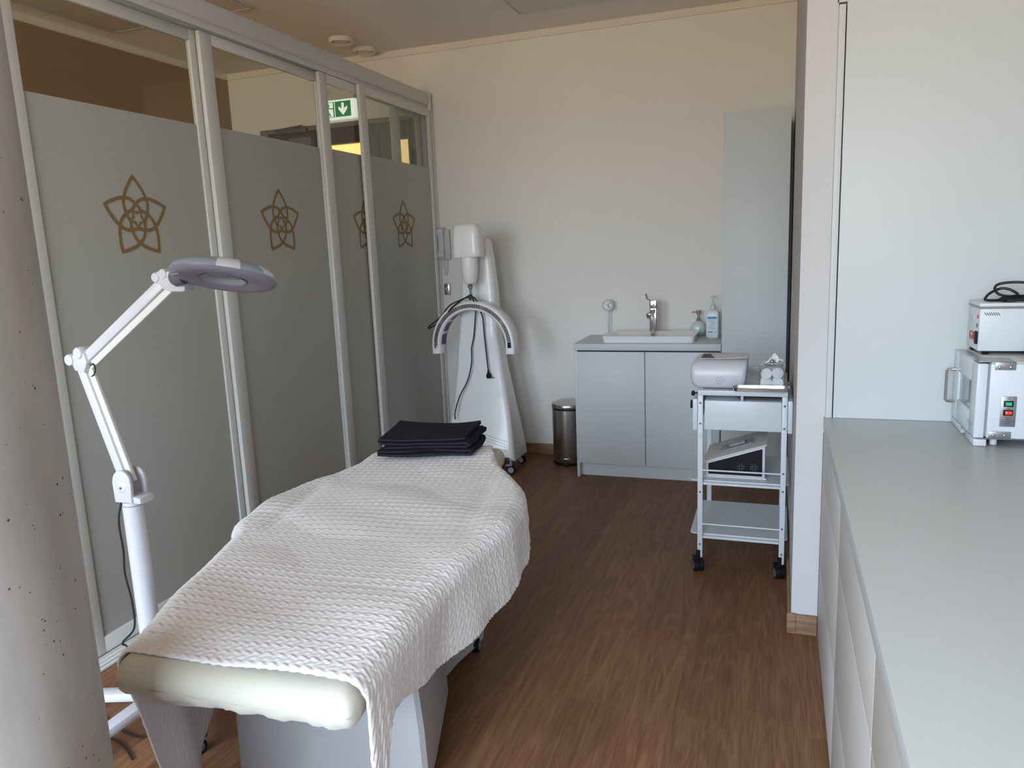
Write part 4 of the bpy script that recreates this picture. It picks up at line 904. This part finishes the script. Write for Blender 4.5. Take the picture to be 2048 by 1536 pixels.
# swivel
MB().lathe([(.030, .754), (.030, .765)], (LX, LY, 0)).prism([(LX - .034, .766), (LX + .062, .766), (LX + .062, .785), (LX + .02, .79), (LX - .034, .79)], 'y', LY - .028, LY + .028, .003).build('swivel_base', 'white', t)
for yy in (LY - .034, LY + .022):
    MB().prism([(LX - .036 + .0, .768), (LX + .034, .768), (LX + .036, .83)] + [(LX + .0 + .036 * cos(rad(a)), .835 + .038 * sin(rad(a))) for a in range(20, 181, 20)], 'y', yy, yy + .012, .003).build('swivel_cheek', 'white', t)
MB().lathe([(.0005, -.004), (.016, -.003), (.020, 0), (.0005, 0)], (LX - .0, LY - .034, .818), 'y', 24).build('pivot_cap', 'white', t)
MB().lathe([(.0005, -.002), (.004, -.002), (.004, 0), (.0005, 0)], (LX, LY - .038, .818), 'y', 12).build('screw', 'dgrey', t)
A0 = Vector((LX + .0, LY, .825)); A1 = Vector((-2.045, LY, 1.205)); A2 = Vector((-1.672, LY, 1.452))
def arm(a, b, off):
    d_ = (b - a).normalized(); n_ = Vector((d_.z, 0, -d_.x))
    MB().beam(a + n_ * off[0], b + n_ * off[0], .032, .030, up=(0, 1, 0), bev=.005).build('arm_bar', 'white', t)
    o_ = MB().beam(a + n_ * off[1], b + n_ * off[1], .022, .014, up=(0, 1, 0), bev=.003).build('arm_rod', 'alu', t)
arm(A0, A1, (-.010, .017)); arm(A1 + Vector((.012, 0, .008)), A2, (-.006, .021))
MB().prism([(p[0] - 2.045, p[1] + 1.215) for p in ((-.020, -.030), (.018, -.036), (.036, -.004), (.026, .030), (-.006, .028), (-.034, .010))], 'y', LY - .024, LY + .024, .006).build('elbow_joint', 'white', t)
for dx, dz in ((-.034, .004), (.006, .026)): MB().lathe([(.0005, -.028), (.016, -.028), (.0185, -.024), (.0185, .024), (.016, .028), (.0005, .028)], (-2.045 + dx, LY, 1.215 + dz), 'y', 28).build('elbow_knob', 'white', t)
MB().tube(smoothpath([(-2.02, LY - .005, 1.165), (-2.002, LY - .01, 1.172), (-1.992, LY - .01, 1.19), (-2.0, LY - .01, 1.206), (-2.018, LY - .005, 1.198)], 5), .0022, 6).build('cable_loop', 'blackcord', t)
# wrist
MB().prism([(-1.708, 1.462), (-1.700, 1.480), (-1.680, 1.484), (-1.612, 1.476), (-1.600, 1.470), (-1.598, 1.424), (-1.612, 1.420), (-1.655, 1.422), (-1.680, 1.430)], 'y', LY - .022, LY + .022, .006).build('wrist_joint', 'white', t)
MB().box(-1.652, -1.608, LY - .0235, LY + .0235, 1.434, 1.466, .003).build('wrist_block', 'white', t)
for xx, zz in ((-1.700, 1.470), (-1.672, 1.480)): MB().lathe([(.0005, -.024), (.013, -.024), (.0145, -.021), (.0145, .021), (.013, .024), (.0005, .024)], (xx, LY, zz - .006), 'y', 24).build('wrist_knob', 'white', t)
# head: flattened ring tipped towards the camera, handle stub at its left
HF = Matrix.Translation((-1.455, LY - .02, 1.470)) @ Matrix.Rotation(rad(-19), 4, 'X') @ Matrix.Rotation(rad(1.5), 4, 'Y')
hp_top = [(.052, -.006), (.056, .004), (.075, .014), (.105, .019), (.130, .014), (.146, .002), (.151, -.008), (.150, -.012)]
hp_bot = [(.150, -.0122), (.147, -.020), (.136, -.025), (.110, -.026), (.080, -.021), (.060, -.015), (.052, -.006)]
def lathe_open(prof, n_=64, s1=1.0, s2=.86):
    rings = []
    for r_, h in prof: rings.append([(r_ * cos(2 * PI * i / n_) * s1, r_ * sin(2 * PI * i / n_) * s2, h) for i in range(n_)])
    return MB().loft(rings, caps=False)
lathe_open(hp_top).xf(HF).build('head_top_shell', 'lampgrey', t, ang=60)
lathe_open(hp_bot).xf(HF).build('head_light_ring', 'lampunder', t, ang=60)
MB().lathe([(.0005, -.014), (.03, -.011), (.062, -.004), (.062, -.002), (.03, .002), (.0005, .004)], (0, 0, 0), sy=.86, n=48).xf(HF).build('magnifier_lens', 'glass', t, ang=60)
lathe_open([(.052, -.0055), (.058, -.017), (.064, -.020), (.064, -.0185), (.060, -.0145)]).xf(HF).build('lens_bezel', 'lampgrey', t, ang=60)
# white wedge inlay on the rim and end tip
wd_ = []
for i in range(7):
    a = rad(-62 + 4.5 * i * .9); wd_.append([(r_ * cos(a), r_ * .86 * sin(a), h) for r_, h in ((.095, .0190), (.112, .0202), (.132, .0148), (.1475, .0028), (.1525, -.0085), (.1515, -.0135), (.140, -.006), (.10, .012))])
MB().loft(wd_).xf(HF).build('rim_inlay', 'white', t, ang=50)
wd_ = []
for i in range(5):
    a = rad(-9 + 4.5 * i); wd_.append([(r_ * cos(a), r_ * .86 * sin(a), h) for r_, h in ((.122, .0175), (.132, .0148), (.1475, .0028), (.1525, -.0085), (.140, -.006))])
MB().loft(wd_).xf(HF).build('rim_tip', 'white', t, ang=50)
MB().tube([(-.130, -.01, -.012), (-.158, -.01, -.016), (-.168, -.01, -.018)], [.022, .026, .020], 16).xf(HF).build('head_mount', 'dgrey', t, ang=60)
MB().beam((-.115, -.075, -.026), (-.062, -.098, -.030), .006, .004).xf(HF).build('side_clip', 'lampgrey', t)
# power lead from the joint to the floor
pcb = smoothpath([(LX - .03, LY - .01, .775), (LX - .047, LY - .02, .70), (LX - .045, LY - .02, .60), (LX - .052, LY - .02, .52), (LX - .038, LY - .02, .42), (LX - .045, LY - .02, .33), (LX - .105, LY - .02, .27), (LX - .095, LY - .01, .245), (LX - .02, LY - .04, .17), (LX + .03, LY - .06, .05), (LX + .03, LY - .10, .006), (LX - .06, LY - .10, .005), (LX - .20, LY - .06, .005), (LX - .24, LY - .10, .005), (LX - .15, LY - .13, .005), (LX - .02, LY - .15, .005), (LX + .08, LY - .20, .005)], 6)
MB().tube(pcb, .0032, 8).build('power_cord', 'blackcord', t, ang=60)

# ------------------------------------------------------------------ treatment bed (local frame: x across, y along, turned 10.5 degrees)
BR = rad(10.5)
bed = thing('treatment_bed', (-1.10, 1.15, 0), 'white treatment bed with cream fitted cover under the quilted blanket', 'treatment bed', rot=BR)
def sfront(u): return .012 - .15 * u
MH = .308
rings = []
ns = 40
for i in range(ns + 1):
    # side profile: rounded front and back ends
    f = i / ns; s_ = f * 1.94
    if s_ < .045: q = math.sqrt(max(0, 1 - ((.045 - s_) / .045) ** 2))
    elif s_ > 1.895: q = math.sqrt(max(0, 1 - ((s_ - 1.895) / .045) ** 2))
    else: q = 1
    q = max(q, .12); hz = .046 * q; cz = .574
    hw = MH if s_ < 1.3 else MH - .012 * (s_ - 1.3) / .6
    hw -= .02 * (1 - q)
    rings.append([(a, s_ + (sfront(a) if s_ < .9 else sfront(a) * max(0, 1 - (s_ - .9) / .6)) , b) for a, b in rrect(-hw, hw, cz - hz, cz + hz, hz * .93, 7)])
# finer spacing near the ends
fine = []
def mring(s_):
    if s_ < .045: q = math.sqrt(max(0, 1 - ((.045 - s_) / .045) ** 2))
    elif s_ > 1.895: q = math.sqrt(max(0, 1 - ((s_ - 1.895) / .045) ** 2))
    else: q = 1
    q = max(q, .15); hz = .046 * q; cz = .574
    hw = MH if s_ < 1.3 else MH - .012 * (s_ - 1.3) / .6
    hw -= .025 * (1 - q)
    k_ = 1 if s_ < .9 else max(0, 1 - (s_ - .9) / .6)
    nx = 10
    base = []
    pts = rrect(-hw, hw, cz - hz, cz + hz, hz * .93, 7)
    # add points along the long edges so puckers can show
    full = []
    for j in range(len(pts)):
        a = Vector(pts[j]); b = Vector(pts[(j + 1) % len(pts)]); m_ = 40 if (b - a).length > .2 else 1
        for k in range(m_): full.append(a.lerp(b, k / m_))
    ring = []
    for p in full:
        zz = p.y
        if zz < cz and s_ < .16:
            zz += (.0035 * sin(p.x * 95 + 2 * sin(p.x * 23)) + .0025 * sin(p.x * 170 + 1)) * min(1, (cz - zz) / hz) * (.3 + max(0, p.x + .2))
        ring.append((p.x, s_ + sfront(p.x) * k_ - .004 * sin(p.x * 60) * (zz < cz) * (s_ < .05), zz))
    return ring
for s_ in (0, .003, .008, .015, .024, .034, .045, .07, .11, .16, .25, .4, .6, .8, .95, 1.1, 1.3, 1.5, 1.7, 1.8, 1.86, 1.895, 1.908, 1.92, 1.93, 1.937, 1.94): fine.append(mring(s_))
MB().loft(fine).build('mattress', 'cream', bed, ang=70)
MB().box(-.27, .27, .10, 1.85, .49, .527, .006).build('bed_frame', 'white', bed)
for sg in (-1, 1):
    MB().prism(rrect(sg * .40 - .07, sg * .40 + .05, .98, 1.30, .05), 'z', .555, .612, .014, 3).build('armrest', 'cream', bed)
    MB().box(sg * .26, sg * .42, 1.06, 1.12, .535, .554, .004).build('armrest_bracket', 'steelplate', bed)
pl_ = [(-.272, .47), (-.262, .455), (.285, .455), (.297, .47), (.294, .55), (.247, .90), (.22, .975), (-.22, .975), (-.247, .90), (-.272, .55)]
def sc_ring(pts, sx_, cy0, sy_, z_): return [(a * sx_, cy0 + (b - cy0) * sy_, z_) for a, b in pts]
MB().loft([sc_ring(pl_, .97, .5, .99, .035), sc_ring(pl_, 1, .5, 1, .045), sc_ring(pl_, .985, .5, .98, .20), sc_ring(pl_, .93, .52, .93, .40), sc_ring(pl_, .90, .54, .90, .489)]).build('pedestal', 'pedestal', bed)
fl_ = [(-.215, .978), (.215, .978), (.225, 1.10), (.262, 1.20), (.297, 1.258), (.295, 1.285), (.27, 1.30), (-.27, 1.30), (-.295, 1.285), (-.297, 1.258), (-.262, 1.20), (-.225, 1.10)]
MB().prism(fl_, 'z', .034, .125, .012, 3).build('base_foot', 'pedestal', bed)
MB().box(-.05, .05, 1.302, 1.66, .036, .07, .008).box(-.27, .27, 1.62, 1.70, .06, .085, .008).build('rear_foot', 'white', bed)
for cx, cy_ in ((.275, 1.235), (-.275, 1.235), (-.22, .55), (.22, .55), (.28, 1.65), (-.28, 1.65)):
    o_ = MB().lathe([(.008, -.012), (.026, -.012), (.028, -.009), (.028, .009), (.026, .012), (.008, .012)], (cx, cy_, .0285), 'x', 24).build('caster', 'black', bed)
    MB().lathe([(.0005, -.013), (.017, -.013), (.017, .013), (.0005, .013)], (cx, cy_, .0285), 'x', 20).build('hub', 'grey', o_)

# ------------------------------------------------------------------ quilted blanket
def interp(x_, xs, ys): return np.interp(x_, xs, ys)
S0, S1, NS = 0.0, 1.86, 400
zt = .6265
sg_ = np.linspace(0, 1, NS)
def smooth_np(a, k):
    ker = np.hanning(k + 2)[1:-1]; ker /= ker.sum(); p = np.pad(a, (k // 2, k - 1 - k // 2), mode='edge'); return np.convolve(p, ker, 'valid')
ss = sg_ * (S1 - S0)
wR = smooth_np(interp(ss, [0, .2, .5, .75, .95, 1.2, 1.35, 1.55, 1.72, 1.86], [.322, .33, .36, .42, .482, .49, .465, .375, .285, .245]), 33)
wLf = smooth_np(interp(ss, [0, .2, .45, .65, .78, .90, 1.15, 1.3, 1.5, 1.72, 1.86], [.322, .345, .385, .415, .432, .488, .485, .44, .36, .285, .25]), 25)
hR = smooth_np(interp(ss, [0, .03, .07, .12, .2, .35, .5, .85, 1.0, 1.1, 1.2, 1.4, 1.6, 1.75, 1.86], [.26, .36, .47, .505, .485, .43, .395, .405, .43, .425, .47, .50, .55, .612, .616]), 9)
hL = smooth_np(interp(ss, [0, .2, .3, .4, .5, .6, .8, 1.0, 1.3, 1.6, 1.75, 1.86], [.06, .06, .09, .15, .23, .32, .40, .42, .48, .56, .612, .616]), 9)
NT, ND = 150, 74
rr = .05
rows = np.zeros((NS, NT + 2 * ND, 3)); arc = np.zeros((NS, NT + 2 * ND))
rt = random.Random(5)
for i in range(NS):
    s_ = ss[i]
    for side, w__, hz, sg in ((0, wLf[i], hL[i], -1), (1, wR[i], hR[i], 1)):
        dep = zt - hz
        r_ = min(rr, dep * .9)
        q_len = r_ * PI / 2; dl = max(0, dep - r_); tot = q_len + dl
        for k in range(1, ND + 1):
            l_ = tot * k / ND
            if l_ < q_len: a = l_ / r_; u = w__ - r_ + r_ * sin(a); z_ = zt - r_ + r_ * cos(a)
            else:
                d_ = l_ - q_len
                fold = .016 * sin(s_ * 9 + sg * 1.2) * min(1, d_ / .12) + .008 * sin(s_ * 23) * min(1, d_ / .2)
                u = w__ + (.05 * d_ if sg > 0 else -.03 * d_) + fold; z_ = zt - r_ - d_
                if sg > 0 and .90 < s_ < 1.25: u += .16 * d_ * sin(PI * (s_ - .90) / .35)
            col = (ND + NT - 1 + k) if side else (ND - k)
            rows[i, col] = (sg * u, s_, z_); arc[i, col] = sg * (w__ - r_ + l_)
    ul = -(wLf[i] - min(rr, (zt - hL[i]) * .9)); ur = wR[i] - min(rr, (zt - hR[i]) * .9)
    us = np.linspace(ul, ur, NT)
    rows[i, ND:ND + NT, 0] = us; rows[i, ND:ND + NT, 1] = s_; rows[i, ND:ND + NT, 2] = zt; arc[i, ND:ND + NT] = us
# slant of the near edge and gentle undulations
U = rows[:, :, 0].copy(); Z = rows[:, :, 2].copy(); SS = rows[:, :, 1].copy()
fade = np.clip(1 - SS / 1.2, 0, 1)
depth = np.clip(zt - .05 - Z, 0, None)
off = (.058 - .15 * np.clip(U, -.35, .35)) * fade
off += np.where(U < 0, .22 * depth, -.42 * np.clip(depth, 0, .14)) * np.clip(1 - SS / .5, 0, 1)
rows[:, :, 1] = SS + off
topm = np.clip(1 - depth / .03, 0, 1)
und = .006 * np.sin(SS * 7.5 + U * 3) + .004 * np.sin(U * 11 - SS * 4) + .003 * np.sin(SS * 17 + U * 9)
dip = -.007 * np.exp(-((np.abs(U) - .335) / .035) ** 2) * np.clip((SS - .8) / .1, 0, 1) * np.clip((1.4 - SS) / .1, 0, 1)
dist = np.clip((.30 - np.abs(U)) / .05, 0, 1)
rows[:, :, 2] += topm * (np.clip(und, -.002, None) + dip * 1.0 + .012 * np.clip((SS - 1.0) / .6, 0, 1) * 0)
# cable-knit relief: rows of slanted ovals across the bed, each pair mirrored, smooth cords between
p_s = .037
vv_ = SS / p_s + .02; band = np.floor(vv_); fr_s = vv_ - band
tt = arc / .029
w1 = .56                                    # broad strand band, then a narrower one slanting the other way
x1 = np.clip(fr_s / w1, 0, 1); x2 = np.clip((fr_s - w1) / (1 - w1), 0, 1)
ph1 = tt + (x1 - .5) * 1.25 + .18 * np.sin(PI * x1); ph2 = tt - (x2 - .5) * 1.05 + .35
saw = lambda p: (1 - np.abs(2 * (p - np.floor(p)) - 1) ** 3.4)
h1 = (saw(ph1) * .80 + .20) * (.50 + .50 * np.clip(1 - np.abs(2 * x1 - 1) ** 2.6, 0, 1) ** .6)
h2 = (saw(ph2) * .75 + .20) * (.50 + .50 * np.clip(1 - np.abs(2 * x2 - 1) ** 2.0, 0, 1) ** .6)
hgt = np.where(fr_s < w1, .0066 * h1, .0062 * h2)
near = np.clip((SS - .0) / .012, 0, 1) * np.where((U < 0), 1 - .65 * np.clip(depth / .08, 0, 1), 1)
rr_noise = .0006 * np.sin(arc * 210 + SS * 33) * np.sin(SS * 260 + arc * 41)
hgt = hgt * (0.4 + .6 * near) + rr_noise
dS = np.gradient(rows, axis=0); dT = np.gradient(rows, axis=1)
nrm = np.cross(dT, dS); nrm /= (np.linalg.norm(nrm, axis=2, keepdims=True) + 1e-9)
rows = rows + nrm * hgt[:, :, None]
me = bpy.data.meshes.new('quilted_blanket'); nC = NT + 2 * ND
vts = rows.reshape(-1, 3)
ii, jj = np.meshgrid(np.arange(NS - 1), np.arange(nC - 1), indexing='ij'); a_ = (ii * nC + jj).ravel()
faces = np.stack([a_, a_ + 1, a_ + nC + 1, a_ + nC], 1)
me.vertices.add(len(vts)); me.vertices.foreach_set('co', vts.ravel())
me.loops.add(faces.size); me.loops.foreach_set('vertex_index', faces.ravel().astype(np.int32))
me.polygons.add(len(faces)); me.polygons.foreach_set('loop_start', (np.arange(len(faces)) * 4).astype(np.int32)); me.polygons.foreach_set('loop_total', np.full(len(faces), 4, np.int32))
me.update(calc_edges=True); me.validate(); me.shade_smooth(); me.materials.append(M['quilt'])
bl = bpy.data.objects.new('quilted_blanket', me); COL.objects.link(bl); bl.location = (-1.10, 1.15, 0); bl.rotation_euler = (0, 0, BR)
md = bl.modifiers.new('thick', 'SOLIDIFY'); md.thickness = .005; md.offset = -1; md.use_rim = True
tag(bl, 'white cable-pattern quilted blanket draped over the treatment bed', 'blanket')

# ------------------------------------------------------------------ folded dark towel on the bed
def ribbon(path, th, y0_, y1_, shear=0.0, ny=8):
    """path in (x,z) swept along y with thickness th"""
    P = [Vector((p[0], p[1])) for p in path]; n_ = len(P); Lp, Rp = [], []
    for i in range(n_):
        a = P[max(i - 1, 0)]; b = P[min(i + 1, n_ - 1)]; t_ = (b - a).normalized(); q = Vector((-t_.y, t_.x)); Lp.append(P[i] + q * th / 2); Rp.append(P[i] - q * th / 2)
    loop = Lp + Rp[::-1]; rings = []
    for k in range(ny + 1):
        f = k / ny; y_ = y0_ + (y1_ - y0_) * f
        rings.append([(p.x + shear * f + .004 * sin(14 * p.x + 7 * f + p.y * 60), y_ + .006 * sin(p.x * 17 + p.y * 50) , p.y * (.86 + .20 * f + .05 * sin(5 * f + p.x * 13)) + .001) for p in loop])
    return MB().loft(rings)
def foldpath(x0, x1, zlist):
    pts = []; 
    for i, z_ in enumerate(zlist):
        xs = np.linspace(x0, x1, 12) if i % 2 == 0 else np.linspace(x1, x0, 12)
        if i > 0: xs = xs
        pts += [(x_, z_ + .0015 * sin(x_ * 22 + i)) for x_ in xs]
        if i < len(zlist) - 1:
            xe = xs[-1]; zc = (z_ + zlist[i + 1]) / 2; r_ = (zlist[i + 1] - z_) / 2; d_ = 1 if i % 2 == 0 else -1
            pts += [(xe + d_ * r_ * 1.2 * sin(a), zc - r_ * cos(a)) for a in np.linspace(.25, PI - .25, 7)]
    return pts
t = thing('folded_towel', (0, 0, 0), 'folded dark aubergine towel on the far end of the quilted blanket', 'towel', rot=BR + rad(4))
tw0 = Vector((-1.10, 1.15, 0)) + Matrix.Rotation(BR, 3, 'Z') @ Vector((-.005, 1.665, 0)); t.location = (tw0.x, tw0.y, .6450)
lower = foldpath(-.205, .190, [.0100, .0300])
upper = foldpath(-.178, .182, [.0480, .0650, .0850])
lower = [(x_, z_ + .004 * max(0, -x_ * 3)) for x_, z_ in lower]
upper = [(x_ - .012 * (z_ > .06), z_ + (.010 * max(0, (-x_ - .08) * 8) if z_ > .055 else 0) * .8 - .002 * sin(x_ * 16)) for x_, z_ in upper]
ribbon(lower, .0150, 0, .225, .030).build('lower_fold', 'towel', t, ang=70)
ribbon(upper, .0135, .004, .235, .040).build('upper_fold', 'towel', t, ang=70)
# lighter stitched hem along the front edge of the folds
he = MB()
for pth, yy in ((lower, -.0015), (upper, .0025)):
    he.tube([(p[0] + .004 * sin(14 * p[0] + p[1] * 60), yy + .006 * sin(p[0] * 17 + p[1] * 50), p[1] * (.86 + .05 * sin(p[0] * 13)) + .001) for p in pth], .0026, 6)
he.build('hem', 'towelhem', t, ang=60)

# tidy helper properties
for o_ in bpy.data.objects:
    for k in ('_org', '_local'):
        if k in o_: del o_[k]
